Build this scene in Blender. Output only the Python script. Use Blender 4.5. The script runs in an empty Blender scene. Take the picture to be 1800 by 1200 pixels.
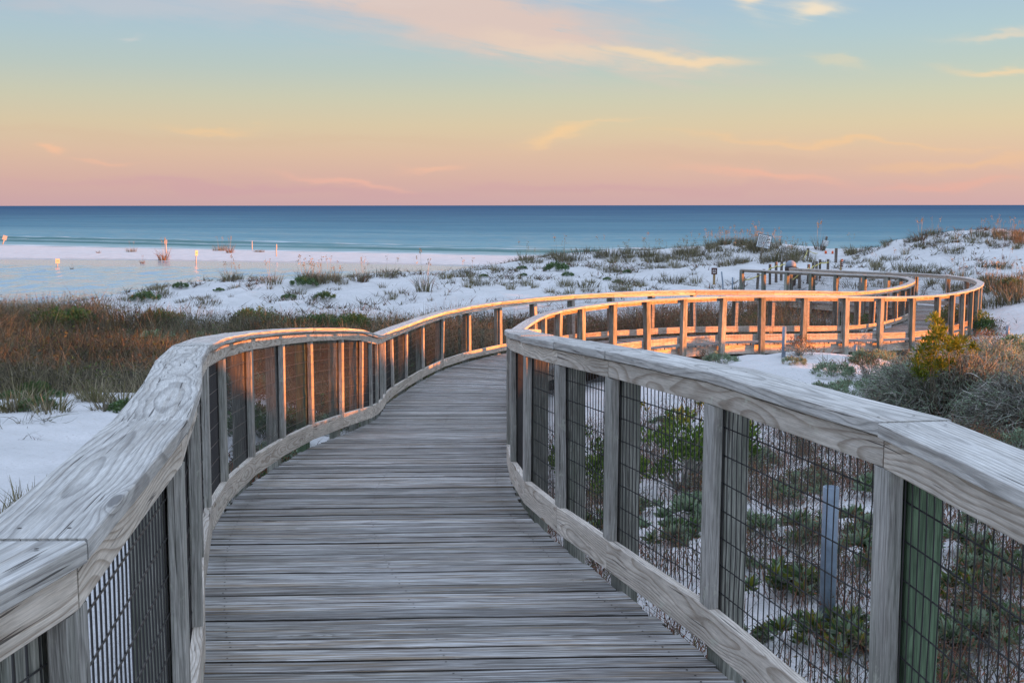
import bpy, math, random
import numpy as np

R = math.radians
C = bpy.context.scene.collection
scene = bpy.context.scene
rng = np.random.default_rng(7)
random.seed(7)

# ------------------------------------------------------------------ camera
CAM_H = 1.60
FPX = 2008.0                       # focal length in photo pixels (photo 1800 wide)
HOR = 361.0
PITCH = math.atan((600 - HOR) / FPX)
cam_d = bpy.data.cameras.new("camera")
cam = bpy.data.objects.new("camera", cam_d)
C.objects.link(cam)
cam.location = (0, 0, CAM_H)
cam.rotation_euler = (math.pi / 2 - PITCH, R(0.05), 0)
cam_d.sensor_width = 36
cam_d.lens = 36 * FPX / 1800
cam_d.clip_start = 0.05
cam_d.clip_end = 100000
scene.camera = cam

# ------------------------------------------------------------------ light
SUN_EL, SUN_AZ = R(1.6), R(-11.0)   # sun almost on the horizon, to the right and a little behind
sd = bpy.data.lights.new("sun", 'SUN')
sd.energy = 4.6
sd.angle = R(0.55)
sd.color = (1.0, 0.26, 0.012)
sun = bpy.data.objects.new("sun", sd)
C.objects.link(sun)
from mathutils import Vector
sdir = Vector((math.cos(SUN_EL) * math.cos(SUN_AZ), math.cos(SUN_EL) * math.sin(SUN_AZ), math.sin(SUN_EL)))
sun.rotation_euler = sdir.to_track_quat('Z', 'Y').to_euler()

scene.view_settings.view_transform = 'Standard'
scene.view_settings.look = 'None'
scene.view_settings.exposure = 1.8
scene.view_settings.gamma = 1.0


def lin(r, g, b, k=1.0):
    f = lambda c: ((c / 255 + 0.055) / 1.055) ** 2.4 if c > 10 else c / 255 / 12.92
    return (f(r) * k, f(g) * k, f(b) * k, 1.0)


class NT:
    """tiny helper for node trees"""
    def __init__(s, tree):
        s.t = tree
    def n(s, typ, **kw):
        nd = s.t.nodes.new(typ)
        for k, v in kw.items():
            setattr(nd, k, v)
        return nd
    def set(s, sock, v):
        if hasattr(v, 'is_output'):
            s.t.links.new(v, sock)
        else:
            sock.default_value = v
    def math(s, op, a, b=0.0, c=None, clamp=False):
        nd = s.n('ShaderNodeMath', operation=op, use_clamp=clamp)
        s.set(nd.inputs[0], a); s.set(nd.inputs[1], b)
        if c is not None:
            s.set(nd.inputs[2], c)
        return nd.outputs[0]
    def vmath(s, op, a, b=(0, 0, 0)):
        nd = s.n('ShaderNodeVectorMath', operation=op)
        s.set(nd.inputs[0], a); s.set(nd.inputs[1], b)
        return nd.outputs[0]
    def comb(s, x, y, z):
        nd = s.n('ShaderNodeCombineXYZ')
        for i, v in enumerate((x, y, z)):
            s.set(nd.inputs[i], v)
        return nd.outputs[0]
    def sep(s, v):
        nd = s.n('ShaderNodeSeparateXYZ'); s.set(nd.inputs[0], v)
        return nd.outputs
    def noise(s, vec, scale=1.0, detail=3.0, rough=0.5, dist=0.0):
        nd = s.n('ShaderNodeTexNoise')
        s.set(nd.inputs['Vector'], vec); s.set(nd.inputs['Scale'], scale)
        s.set(nd.inputs['Detail'], detail); s.set(nd.inputs['Roughness'], rough); s.set(nd.inputs['Distortion'], dist)
        return nd.outputs[0]
    def ramp(s, fac, stops, interp='LINEAR'):
        nd = s.n('ShaderNodeValToRGB'); cr = nd.color_ramp; cr.interpolation = interp
        while len(cr.elements) < len(stops):
            cr.elements.new(0.5)
        for e, (p, c) in zip(cr.elements, stops):
            e.position = p
            e.color = c if isinstance(c, (tuple, list)) else (c, c, c, 1)
        s.set(nd.inputs[0], fac)
        return nd.outputs[0]
    def mix(s, fac, a, b, mode='MIX'):
        nd = s.n('ShaderNodeMix', data_type='RGBA', blend_type=mode)
        s.set(nd.inputs[0], fac); s.set(nd.inputs[6], a); s.set(nd.inputs[7], b)
        return nd.outputs[2]
    def mapr(s, v, a, b, c=0.0, d=1.0, smooth=True):
        nd = s.n('ShaderNodeMapRange', interpolation_type='SMOOTHSTEP' if smooth else 'LINEAR')
        s.set(nd.inputs[0], v)
        for i, q in enumerate((a, b, c, d)):
            s.set(nd.inputs[i + 1], q)
        return nd.outputs[0]


# ------------------------------------------------------------------ sky
world = bpy.data.worlds.new("World")
scene.world = world
world.use_nodes = True
W = NT(world.node_tree)
world.node_tree.nodes.clear()
gen = W.n('ShaderNodeTexCoord').outputs['Generated']
dx, dy, dz = W.sep(gen)
K = FPX
sv = lambda y: (HOR - y) / K / 1.6 + 0.0
stops = [(0.0, lin(206, 170, 172)), (sv(318), lin(214, 178, 168)), (sv(272), lin(219, 189, 166)),
         (sv(228), lin(216, 199, 168)), (sv(180), lin(202, 202, 179)), (sv(130), lin(183, 199, 194)),
         (sv(80), lin(172, 197, 206)), (sv(10), lin(162, 189, 212)), (0.20, lin(170, 195, 222)),
         (0.32, (0.78, 0.97, 1.32, 1)), (0.6, (1.12, 1.36, 1.80, 1))]
base = W.ramp(W.math('DIVIDE', dz, 1.6), stops, 'LINEAR')
# warmer and brighter towards the sun on the right, greyer on the left
azf = W.mapr(dx, -0.5, 0.5, 0.0, 1.0, False)
base = W.mix(1.0, base, W.mix(azf, (0.95, 0.945, 0.97, 1), (1.05, 1.05, 1.02, 1)), 'MULTIPLY')
glow = W.math('MULTIPLY', W.math('POWER', W.math('MAXIMUM', dx, 0.0), 10.0), W.math('POWER', W.math('SUBTRACT', 1.0, W.math('ABSOLUTE', dz), clamp=True), 6.0))
base = W.mix(glow, base, (1.1, 0.55, 0.25, 1))
# clouds live in (azimuth, elevation) of the view direction of the sky itself
ys = W.math('MAXIMUM', dy, 0.05)
U = W.math('DIVIDE', dx, ys); V = W.math('DIVIDE', dz, ys)
front = W.mapr(dy, 0.3, 0.6)
uv = W.comb(U, W.math('MULTIPLY', V, 3.2), 0.0)
warp = W.math('SUBTRACT', W.noise(uv, 9.0, 4.0, 0.55), 0.5)
warp2 = W.math('SUBTRACT', W.noise(W.vmath('ADD', uv, (7.3, 2.1, 0)), 6.0, 4.0, 0.55), 0.5)
Uw = W.math('ADD', U, W.math('MULTIPLY', warp2, 0.10))
Vw = W.math('ADD', V, W.math('MULTIPLY', warp, 0.040))
wisp = W.noise(W.comb(W.math('MULTIPLY', U, 9.0), W.math('MULTIPLY', W.math('ADD', V, W.math('MULTIPLY', U, 0.16)), 75.0), 3.0), 1.0, 8.0, 0.68, 0.8)
CL = [  # px, py, half width, half height, slope (down to the right), strength, colour
    (840, 45, 300, 52, .17, .85, (218, 196, 188)), (985, 100, 150, 17, .13, .6, (234, 210, 186)), (420, 328, 330, 10, .02, .45, (206, 166, 170)), (1080, 336, 360, 9, -.01, .4, (208, 168, 170)), (300, 20, 300, 30, .03, .35, (196, 196, 204)), (1300, 285, 300, 14, .03, .35, (214, 182, 164)), (610, 12, 180, 12, .02, .5, (220, 202, 196)),
    (1190, 110, 110, 9, .05, .85, (240, 214, 180)), (1418, 26, 60, 15, -.12, .85, (240, 224, 200)),
    (1303, 6, 26, 22, .0, .95, (246, 226, 196)), (1120, 4, 110, 9, -.03, .5, (228, 216, 206)),
    (1745, 66, 90, 6, -.04, .55, (232, 214, 190)), (1750, 128, 85, 7, .02, .65, (240, 212, 172)), (1470, 128, 45, 10, .1, .4, (226, 212, 180)),
    (985, 240, 60, 10, -.25, .55, (248, 206, 156)), (1050, 218, 70, 4, -.1, .35, (240, 206, 164)), (1480, 252, 230, 6, .05, .5, (244, 200, 154)), (370, 224, 55, 5, .05, .5, (238, 200, 156)),
    (110, 264, 28, 6, .0, .6, (244, 192, 160)), (210, 284, 55, 5, .12, .4, (240, 188, 162)), (620, 316, 90, 5, .1, .55, (240, 184, 166)), (745, 297, 50, 5, .0, .5, (242, 190, 164)),
    (1340, 312, 130, 9, .10, .5, (242, 184, 162)), (1660, 324, 120, 7, -.1, .4, (238, 178, 160)), (250, 240, 480, 9, .03, .18, (212, 184, 160)), (640, 252, 200, 8, .02, .18, (214, 186, 160)),
    (60, 18, 70, 14, .0, .35, (186, 190, 200)), (250, 78, 22, 4, .0, .4, (206, 206, 206)), (1700, 290, 160, 8, -.06, .35, (244, 196, 150))]
col = base
for (px, py, rx, ry, sl, st, c) in CL:
    u0, v0 = (px - 900) / K, (HOR - py) / K
    du = W.math('SUBTRACT', Uw, u0)
    dv = W.math('ADD', W.math('SUBTRACT', Vw, v0), W.math('MULTIPLY', du, sl))
    d2 = W.math('ADD', W.math('POWER', W.math('ABSOLUTE', W.math('DIVIDE', du, rx / K)), 2.0), W.math('POWER', W.math('ABSOLUTE', W.math('DIVIDE', dv, ry / K)), 2.0))
    m = W.math('EXPONENT', W.math('MULTIPLY', d2, -0.8))
    m = W.math('MULTIPLY', m, W.mapr(W.math('ADD', wisp, W.math('MULTIPLY', m, 0.35)), 0.36, 0.80))
    m = W.math('MULTIPLY', W.math('MULTIPLY', m, st * (1.6 if rx * ry > 3000 else 1.2)), front, clamp=True)
    col = W.mix(m, col, lin(*c))
bg = W.n('ShaderNodeBackground'); W.set(bg.inputs[0], col); bg.inputs[1].default_value = 0.282
sky = W.n('ShaderNodeTexSky', sky_type='NISHITA')
sky.sun_disc = False
sky.sun_elevation = SUN_EL
sky.sun_rotation = math.pi / 2 - SUN_AZ
bg2 = W.n('ShaderNodeBackground'); W.set(bg2.inputs[0], sky.outputs[0]); bg2.inputs[1].default_value = 0.008
add = W.n('ShaderNodeAddShader')
W.t.links.new(bg.outputs[0], add.inputs[0]); W.t.links.new(bg2.outputs[0], add.inputs[1])
W.t.links.new(add.outputs[0], W.n('ShaderNodeOutputWorld').inputs[0])


# ------------------------------------------------------------------ tagging / linking helpers
def tag(o, label=None, cat=None, group=None, kind=None):
    for k, v in (('label', label), ('category', cat), ('group', group), ('kind', kind)):
        if v:
            o[k] = v
    return o


def empty(name, loc=(0, 0, 0), rz=0.0):
    o = bpy.data.objects.new(name, None)
    o.empty_display_size = 0.2
    o.location = loc
    o.rotation_euler = (0, 0, rz)
    C.objects.link(o)
    return o


def link(name, me, parent=None, mat=None):
    o = bpy.data.objects.new(name, me)
    if mat and not me.materials:
        me.materials.append(mat)
    C.objects.link(o)
    if parent:
        o.parent = parent
    return o


def copy_tree(src, loc, rz, scale=1.0, parent=None):
    c = src.copy()
    C.objects.link(c)
    if parent is None:
        c.location = loc
        c.rotation_euler = (0, 0, rz)
        c.scale = (scale, scale, scale) if not isinstance(scale, tuple) else scale
    else:
        c.parent = parent
    for ch in list(src.children):
        copy_tree(ch, None, None, None, c)
    return c


def np_mesh(name, v, faces, attrs=None):
    """faces: list of int arrays (n,3) or (n,4); attrs: {name: (n,3) or (n,)} on points"""
    me = bpy.data.meshes.new(name)
    v = np.asarray(v, np.float32)
    fs = [np.asarray(f, np.int32) for f in faces if len(f)]
    me.vertices.add(len(v))
    me.vertices.foreach_set('co', v.ravel())
    nl = sum(f.size for f in fs); nf = sum(len(f) for f in fs)
    me.loops.add(nl); me.polygons.add(nf)
    me.loops.foreach_set('vertex_index', np.concatenate([f.ravel() for f in fs]))
    tot = np.concatenate([np.full(len(f), f.shape[1], np.int32) for f in fs])
    me.polygons.foreach_set('loop_start', np.concatenate([[0], np.cumsum(tot)[:-1]]).astype(np.int32))
    me.polygons.foreach_set('loop_total', tot)
    me.update(calc_edges=True)
    me.polygons.foreach_set('use_smooth', np.zeros(nf, bool))
    for k, a in (attrs or {}).items():
        a = np.asarray(a, np.float32)
        if a.ndim == 1:
            at = me.attributes.new(k, 'FLOAT', 'POINT'); at.data.foreach_set('value', a)
        else:
            at = me.attributes.new(k, 'FLOAT_VECTOR', 'POINT'); at.data.foreach_set('vector', a.ravel())
    me.validate()
    return me


def hash2(ix, iy, seed):
    h = (ix.astype(np.int64) * 374761393 + iy.astype(np.int64) * 668265263 + seed * 974711) & 0x7fffffff
    h = ((h ^ (h >> 13)) * 1274126177) & 0x7fffffff
    return ((h ^ (h >> 16)) & 0xffff) / 65535.0


def vnoise(x, y, seed=0):
    x = np.asarray(x, float); y = np.asarray(y, float)
    ix, iy = np.floor(x), np.floor(y)
    fx, fy = x - ix, y - iy
    fx = fx * fx * (3 - 2 * fx); fy = fy * fy * (3 - 2 * fy)
    a, b = hash2(ix, iy, seed), hash2(ix + 1, iy, seed)
    c, d = hash2(ix, iy + 1, seed), hash2(ix + 1, iy + 1, seed)
    return (a * (1 - fx) + b * fx) * (1 - fy) + (c * (1 - fx) + d * fx) * fy


def fbm(x, y, seed=0, o=4):
    t, a, s = 0.0, 0.5, 0.0
    for i in range(o):
        t = t + a * vnoise(x * 2 ** i, y * 2 ** i, seed + i * 17); s += a; a *= 0.5
    return t / s


def sstep(a, b, x):
    t = np.clip((np.asarray(x, float) - a) / (b - a), 0, 1)
    return t * t * (3 - 2 * t)


# ------------------------------------------------------------------ boardwalk centre line
P3 = np.array([[-0.074, 0.093, 0.008], [0.163, 1.74, -0.016], [-0.054, 3.379, -0.036], [-0.792, 6.441, -0.222], [-0.924, 9.382, -0.484], [-0.747, 12.175, -0.789], [-0.812, 14.487, -1.103], [-0.88, 17.274, -1.331], [-0.172, 21.139, -1.398], [1.54, 23.794, -1.403], [4.143, 25.779, -1.438], [6.904, 26.97, -1.538], [9.267, 28.315, -1.654], [10.924, 30.379, -1.725], [12.359, 32.801, -1.755], [13.396, 35.381, -1.771], [13.538, 37.949, -1.791], [12.001, 40.219, -1.829], [10.18, 42.807, -1.856]])
P3 = np.vstack([2 * P3[0] - P3[1], P3, P3[-1] + .5 * (P3[-1] - P3[-2])])
WID = 1.731
HR = 1.07
NP_ = len(P3)


def crp(t):
    t = np.asarray(t, float)
    i = np.clip(np.floor(t).astype(int), 0, NP_ - 2); f = (t - i)[:, None]
    g = lambda k: P3[np.clip(k, 0, NP_ - 1)]
    p0, p1, p2, p3 = g(i - 1), g(i), g(i + 1), g(i + 2)
    p0 = np.where((i < 1)[:, None], 2 * p1 - p2, p0); p3 = np.where((i + 2 > NP_ - 1)[:, None], 2 * p2 - p1, p3)
    pos = .5 * (2 * p1 + (-p0 + p2) * f + (2 * p0 - 5 * p1 + 4 * p2 - p3) * f ** 2 + (-p0 + 3 * p1 - 3 * p2 + p3) * f ** 3)
    der = .5 * ((-p0 + p2) + 2 * (2 * p0 - 5 * p1 + 4 * p2 - p3) * f + 3 * (-p0 + 3 * p1 - 3 * p2 + p3) * f ** 2)
    return pos, der


TT = np.linspace(0, NP_ - 1, 4000)
PP, DD = crp(TT)
_, _d = crp(np.array([0.5, 1.0]))
SS = np.concatenate([[0], np.cumsum(np.linalg.norm(np.diff(PP[:, :2], axis=0), axis=1))])
# arc length measured like the survey: zero half a knot before the second control point
S0 = np.interp(0.5, TT, SS)
SS = SS - S0
S_END = float(np.interp(NP_ - 1 - 0.10, TT, SS))


def path(s):
    s = np.atleast_1d(np.asarray(s, float))
    p = np.stack([np.interp(s, SS, PP[:, k]) for k in range(3)], 1)
    d = np.stack([np.interp(s, SS, DD[:, k]) for k in range(2)], 1)
    d /= np.linalg.norm(d, axis=1)[:, None]
    n = np.stack([-d[:, 1], d[:, 0]], 1)          # to the left
    return p, d, n


def path_dist(x, y):
    q = PP[::20, :2]
    x = np.atleast_1d(x); y = np.atleast_1d(y)
    out = np.empty(len(x))
    for i in range(0, len(x), 20000):
        out[i:i + 20000] = np.sqrt(((x[i:i + 20000, None] - q[None, :, 0]) ** 2 + (y[i:i + 20000, None] - q[None, :, 1]) ** 2).min(1))
    return out


# ------------------------------------------------------------------ terrain
SEA = -3.5


def ray(px, py):
    c, s_ = math.cos(PITCH), math.sin(PITCH)
    a, b = (px - 900) / FPX, (600 - py) / FPX
    return np.array([a, c + b * s_, -s_ + b * c])


def at(px, py, y):
    r = ray(px, py)
    return (r[0] / r[1] * y, y, CAM_H + r[2] / r[1] * y)


GP = [at(*q) for q in [
    (100, 800, 10.8), (230, 722, 14), (60, 722, 14), (0, 900, 8), (0, 690, 16.5), (220, 690, 16.5), (430, 690, 16),
    (200, 530, 46), (300, 525, 47), (400, 493, 53), (320, 502, 51), (480, 492, 54), (560, 492, 55), (450, 540, 43), (600, 530, 43),
    (700, 481, 57), (800, 500, 49), (850, 470, 63), (900, 520, 43), (950, 452, 71), (1050, 450, 71), (1100, 500, 51), (1150, 447, 71),
    (1200, 470, 59), (1200, 505, 47), (1240, 432, 65), (1290, 428, 65), (1350, 430, 65), (1430, 444, 64), (1340, 456, 56), (1300, 480, 51),
    (1465, 455, 76), (1510, 450, 72), (1450, 472, 58), (1400, 500, 47), (1530, 442, 61), (1600, 420, 59), (1680, 415, 57), (1750, 408, 56),
    (1800, 412, 56), (1900, 407, 56), (1750, 450, 49), (1600, 450, 53), (1600, 480, 46), (1760, 480, 44), (1760, 525, 39), (1900, 505, 39),
    (1780, 560, 33), (1900, 600, 28), (1760, 622, 27), (1452, 1110, 6.0), (1760, 990, 6.3), (1200, 900, 8.7), (1300, 850, 10), (1400, 742, 13),
    (1150, 742, 13.5), (1300, 650, 18.5), (1400, 619, 20.5), (1480, 645, 19.5), (1540, 692, 17), (1230, 665, 18.5), (1250, 692, 15.5),
    (1600, 650, 24.5), (1700, 772, 14), (1900, 775, 13.3)]]
GP += [(-12, 25, -1.95), (-8, 25, -1.95), (-4, 26, -1.8), (-4.5, 21, -1.6), (0, 30, -2.1), (6, 33, -2.1), (9, 35, -2.05), (-10, 38, -2.35), (-18, 38, -2.4), (-2, 38, -2.2), (4, 40, -2.1),  # includes a rise by the left rail, shaped to shade the grass beyond
       (-22, 48, -3.1), (-26, 56, -3.7), (-18, 60, -3.7), (-12, 66, -3.8), (-6, 72, -3.7), (-35, 45, -3.4), (-45, 60, -3.9),
       (9, 0, 1.9), (9, 2.2, 1.55), (9, 4.9, .36), (9.5, 7.2, .0), (9, 9.5, -.5), (9, 12, -.7), (16, 0, 2.2), (16, 6, .2), (15, 14, -1.0), (21, 21, -1.95), (30, 26, -2.0), (42, 31, -1.8),  # unseen dune at right, added to shade the near left railing
       (26, 37, -1.4), (5.2, 2, .1), (3, 0, -.5), (3.2, 4, -.5), (-10, -10, -.8), (10, -10, 1.5), (-3, -4, -.7), (2, -5, -.6), (-15, 5, -.8), (-6, 5, -.75), (-20, 15, -1.2),
       (-30, 30, -2.5), (-30, 20, -1.8), (13, 23.2, -1.5), (18, 22.5, -1.5), (18, 30, -1.9), (45, 55, .3), (60, 60, .2), (60, 30, -1.6), (60, 5, -.5), (40, 2, .5), (40, 5, .5), (40, 9, .4), (40, 13, -.6), (40, 18, -1.4), (40, -20, .5), (-50, 20, -1.8), (-50, -20, -1), (0, -30, -.5)]  # includes an unseen rise and far ridge, raised to block the low sun
for s in np.arange(3, S_END, 2.2):
    p, _, _ = path(s)
    fr = min(1, max(0, (s - 22) / 26))
    GP.append((p[0, 0], p[0, 1], p[0, 2] - .66 + .30 * fr))
GP = np.array(GP)
_sc = 10.0
_X = GP[:, :2] / _sc


def _phi(r2):
    return np.where(r2 > 1e-12, 0.5 * r2 * np.log(np.maximum(r2, 1e-12)), 0)


_n = len(_X)
_A = np.zeros((_n + 3, _n + 3))
_A[:_n, :_n] = _phi(((_X[:, None] - _X[None]) ** 2).sum(2)) + np.eye(_n) * 0.012
_A[:_n, _n] = 1; _A[:_n, _n + 1:] = _X; _A[_n, :_n] = 1; _A[_n + 1:, :_n] = _X.T
_co = np.linalg.solve(_A, np.concatenate([GP[:, 2], [0, 0, 0]]))


def ground(x, y):
    x = np.atleast_1d(np.asarray(x, float)); y = np.atleast_1d(np.asarray(y, float))
    out = np.empty(len(x))
    xc = np.clip(x, -52, 62); yc = np.clip(y, -30, 90)
    for i in range(0, len(x), 20000):
        Q = np.stack([xc[i:i + 20000], yc[i:i + 20000]], 1) / _sc
        out[i:i + 20000] = _phi(((Q[:, None] - _X[None]) ** 2).sum(2)) @ _co[:_n] + _co[_n] + Q @ _co[_n + 1:]
    out = np.clip(out, -4.2, 2.6)
    # beach, sand bar and sea bed
    e0 = 95 - .30 * np.clip(x, -200, 0); e1 = 116 - .5 * np.clip(x, -200, 0) - .1 * np.clip(x, 0, 60)
    e0 = e0 + (fbm(x * .04, y * .01 + 3, 5) - .5) * 9
    s = (y - e0) / (e1 - e0)
    far = SEA + .17 * np.sin(np.pi * np.clip(s, 0, 1)) + .05 * (fbm(x * .07, y * .12, 8) - .5) * np.clip(s * 4, 0, 1)
    far = np.where(s > 1, SEA - .02 * (y - e1), far)
    far = np.where(s < 0, np.where(x > 2, SEA + .5, SEA - .03 * (e0 - y)), far)
    far = np.maximum(far, -9)
    w = sstep(70, 84, y)
    z = out * (1 - w) + far * w
    # small hummocks on the dunes, smaller close to the boardwalk
    amp = sstep(10, 30, y) * (1 - sstep(72, 84, y))
    z = z + amp * (.62 * (fbm(x * .35, y * .35, 3) - .5) + .16 * (fbm(x * 1.3, y * 1.3, 4, 3) - .5)) * sstep(-3.6, -2.6, out)
    z = z + .05 * (fbm(x * 1.6, y * 1.6, 11, 3) - .5) * (1 - sstep(60, 80, y))
    # keep the sand below the deck
    near = y < 50
    if near.any():
        q = PP[::20]
        idx = np.where(near & (np.abs(x) < 25))[0]
        for i in range(0, len(idx), 20000):
            k = idx[i:i + 20000]
            d2 = (x[k, None] - q[None, :, 0]) ** 2 + (y[k, None] - q[None, :, 1]) ** 2
            j = d2.argmin(1); d = np.sqrt(d2[np.arange(len(k)), j])
            zz = q[j, 2] - .30
            wgt = 1 - sstep(1.3, 2.6, d)
            z[k] = np.where(z[k] > zz, z[k] * (1 - wgt) + zz * wgt, z[k])
    return z


def hit(px, py, y0=3.0, y1=160.0):
    """where the sight line through a photo pixel meets the sand"""
    r = ray(px, py)
    ys_ = np.geomspace(y0, y1, 900)
    zz = CAM_H + r[2] / r[1] * ys_
    g = ground(r[0] / r[1] * ys_, ys_)
    k = np.where(zz <= g)[0]
    y = ys_[k[0]] if len(k) else y1
    x = r[0] / r[1] * y
    return np.array([x, y, float(ground(x, y)[0])])


def swale(x, y):
    """1 where the tall brown grass grows"""
    n = (fbm(x * .22, y * .22, 21) - .5)
    n2 = fbm(x * .8, y * .8, 25) - .5
    yl = 16.6 + n * 8 + n2 * 3.5 - .9 * sstep(-3, 3, x)
    yu = 36.5 + n * 6 + 3.5 * sstep(-11, -15, -x * -1)
    m = sstep(yl - 1.6, yl + 1.4, y) * (1 - sstep(yu - 2, yu + 1, y)) * (1 - sstep(8.5, 10.5, x + n * 3)) * sstep(-34, -28, x)
    # right of the near railing the swale stops before the white mound
    m = m * np.where((x > .2) & (y < 20), 0.0, 1.0)
    # nothing of it on the landward side of the boardwalk
    k = np.where((m > 0) & (x > -2) & (y < 36))[0]
    q = PP[::20]; dq = DD[::20]
    if len(k):
        j = ((x[k, None] - q[None, :, 0]) ** 2 + (y[k, None] - q[None, :, 1]) ** 2).argmin(1)
        side = dq[j, 0] * (y[k] - q[j, 1]) - dq[j, 1] * (x[k] - q[j, 0])
        m[k] = np.where(side < 0, 0.0, m[k])
    return m


def wlin(a, b, n):
    return np.linspace(a, b, n, endpoint=False)


gx = np.concatenate([wlin(-4000, -400, 6), wlin(-400, -90, 16), wlin(-90, -26, 70), wlin(-26, 28, 250), wlin(28, 90, 64), wlin(90, 400, 16), np.linspace(400, 4000, 6)])
gy = np.concatenate([wlin(-1500, -60, 6), wlin(-60, -6, 40), wlin(-6, 48, 250), wlin(48, 86, 90), wlin(86, 260, 110), np.linspace(260, 3000, 8)])
GX, GY = np.meshgrid(gx, gy)
gz = ground(GX.ravel(), GY.ravel())
nx, ny = len(gx), len(gy)
ii = (np.arange(ny - 1)[:, None] * nx + np.arange(nx - 1)[None]).ravel()
sw = swale(GX.ravel(), GY.ravel())
nearr = sstep(16, 9, GY.ravel()) * sstep(.1, .5, GX.ravel()) * sstep(7, 4, GX.ravel())
pd = np.full(GX.size, 9.0)
_k = np.where((np.abs(GX.ravel()) < 6) & (GY.ravel() > -2) & (GY.ravel() < 14))[0]
pd[_k] = path_dist(GX.ravel()[_k], GY.ravel()[_k])
edge = sstep(1.75, 1.15, pd) * (GX.ravel() > 0)
litter = np.clip(sw * 1.1 + nearr * .12 + edge * .5, 0, 1)
me = np_mesh("ground", np.stack([GX.ravel(), GY.ravel(), gz], 1), [np.stack([ii, ii + 1, ii + nx + 1, ii + nx], 1)], {'litter': litter})
me.polygons.foreach_set('use_smooth', np.ones(len(me.polygons), bool))


def new_mat(name):
    m = bpy.data.materials.new(name)
    m.use_nodes = True
    m.node_tree.nodes.clear()
    t = NT(m.node_tree)
    b = t.n('ShaderNodeBsdfPrincipled')
    o = t.n('ShaderNodeOutputMaterial')
    t.t.links.new(b.outputs[0], o.inputs[0])
    return m, t, b, o


def bump(t, b, h, strength=0.3, dist=0.01):
    n = t.n('ShaderNodeBump')
    t.set(n.inputs['Height'], h)
    n.inputs['Strength'].default_value = strength
    n.inputs['Distance'].default_value = dist
    t.t.links.new(n.outputs[0], b.inputs['Normal'])
    return n


# sand
m_sand, t, b, o = new_mat("white_sand")
pos = t.n('ShaderNodeNewGeometry').outputs['Position']
n1 = t.noise(pos, 1.1, 4, .55)
n2 = t.noise(pos, 9.0, 5, .65)
n3 = t.noise(pos, 38.0, 3, .6)
c = t.ramp(n1, [(.3, (.52, .51, .50, 1)), (.7, (.64, .62, .61, 1))])
c = t.mix(t.mapr(n2, .62, .74), c, (.50, .46, .41, 1))
deb = t.math('MULTIPLY', t.mapr(n3, .63, .69), t.mapr(t.noise(pos, .55, 3, .6), .46, .62))
c = t.mix(t.math('MULTIPLY', deb, .75), c, (.14, .105, .08, 1))
lit = t.n('ShaderNodeAttribute', attribute_name='litter').outputs['Fac']
lf = t.mapr(t.math('ADD', lit, t.math('MULTIPLY', t.math('SUBTRACT', n2, .5), .7)), .35, .75)
c = t.mix(lf, c, t.ramp(n3, [(.3, (.035, .025, .018, 1)), (.7, (.13, .09, .055, 1))]))
# damp sand beside the water is darker
px_, py_, pz_ = t.sep(pos)
wet = t.mapr(t.math('ADD', pz_, t.math('MULTIPLY', t.math('SUBTRACT', n1, .5), .06)), SEA + .005, SEA + .06, 1, 0)
c = t.mix(t.math('MULTIPLY', wet, .55), c, (.36, .33, .31, 1))
t.set(b.inputs['Base Color'], c)
b.inputs['Roughness'].default_value = .9
b.inputs['Specular IOR Level'].default_value = .15
bump(t, b, t.math('ADD', t.math('MULTIPLY', t.noise(pos, 5.0, 5, .6), 1.0), t.math('MULTIPLY', n3, .12)), .7, .12)
tag(link("sand_ground", me, None, m_sand), kind='structure')

# ------------------------------------------------------------------ water
vs = np.concatenate([np.linspace(-12, 0, 5)[:-1], np.linspace(0, 40, 141), np.geomspace(40.3, 600, 190), np.geomspace(800, 60000, 16)])
us = np.concatenate([-np.geomspace(60000, 260, 14), np.linspace(-200, -95, 30), np.linspace(-94, 80, 300), np.linspace(82, 150, 20), np.geomspace(220, 60000, 14)])
UU, VV = np.meshgrid(us, vs)
shore = 116 - .5 * np.clip(UU, -200, 0) - .1 * np.clip(UU, 0, 60)
zz = np.full(UU.shape, SEA)


face = np.zeros(UU.shape); crest = np.zeros(UU.shape)


def swell(v0, amp, wd, seed, sc):
    mod = np.clip((fbm(UU * sc + 5, UU * 0, seed, 2) - .42) * 4, 0, 1)
    cen = v0 + (fbm(UU * .03, UU * 0 + 2, seed + 1, 2) - .5) * 5
    q = (VV - cen)
    global face, crest
    face = np.maximum(face, mod * np.exp(-((q + wd * .5) / (wd * .55)) ** 2))
    crest = np.maximum(crest, mod * np.exp(-((q - wd * .25) / (wd * .30)) ** 2))
    return amp * mod * np.where(q < 0, np.exp(-(q / (wd * .45)) ** 2), np.exp(-(q / wd) ** 2))


zz = zz + sstep(2, 14, VV) * sstep(600, 400, VV) * (.42 * (fbm(UU * .035, (VV + .15 * UU) * .16, 161, 3) - .5) + .16 * (fbm(UU * .3, VV * .45, 163, 2) - .5) * sstep(160, 60, VV))
zz = zz + swell(5, .42, 2.0, 31, .020) + swell(13, .35, 2.5, 37, .016) + swell(24, .30, 3.0, 41, .013)
ww, vv_ = len(us), len(vs)
ii = (np.arange(vv_ - 1)[:, None] * ww + np.arange(ww - 1)[None]).ravel()
me = np_mesh("sea", np.stack([UU.ravel(), (shore + VV).ravel(), zz.ravel()], 1), [np.stack([ii, ii + 1, ii + ww + 1, ii + ww], 1)], {'offshore': VV.ravel(), 'face': face.ravel(), 'crest': crest.ravel()})
me.polygons.foreach_set('use_smooth', np.ones(len(me.polygons), bool))
m_sea, t, b, o = new_mat("sea_water")
pos = t.n('ShaderNodeNewGeometry').outputs['Position']
off = t.n('ShaderNodeAttribute', attribute_name='offshore').outputs['Fac']
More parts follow.
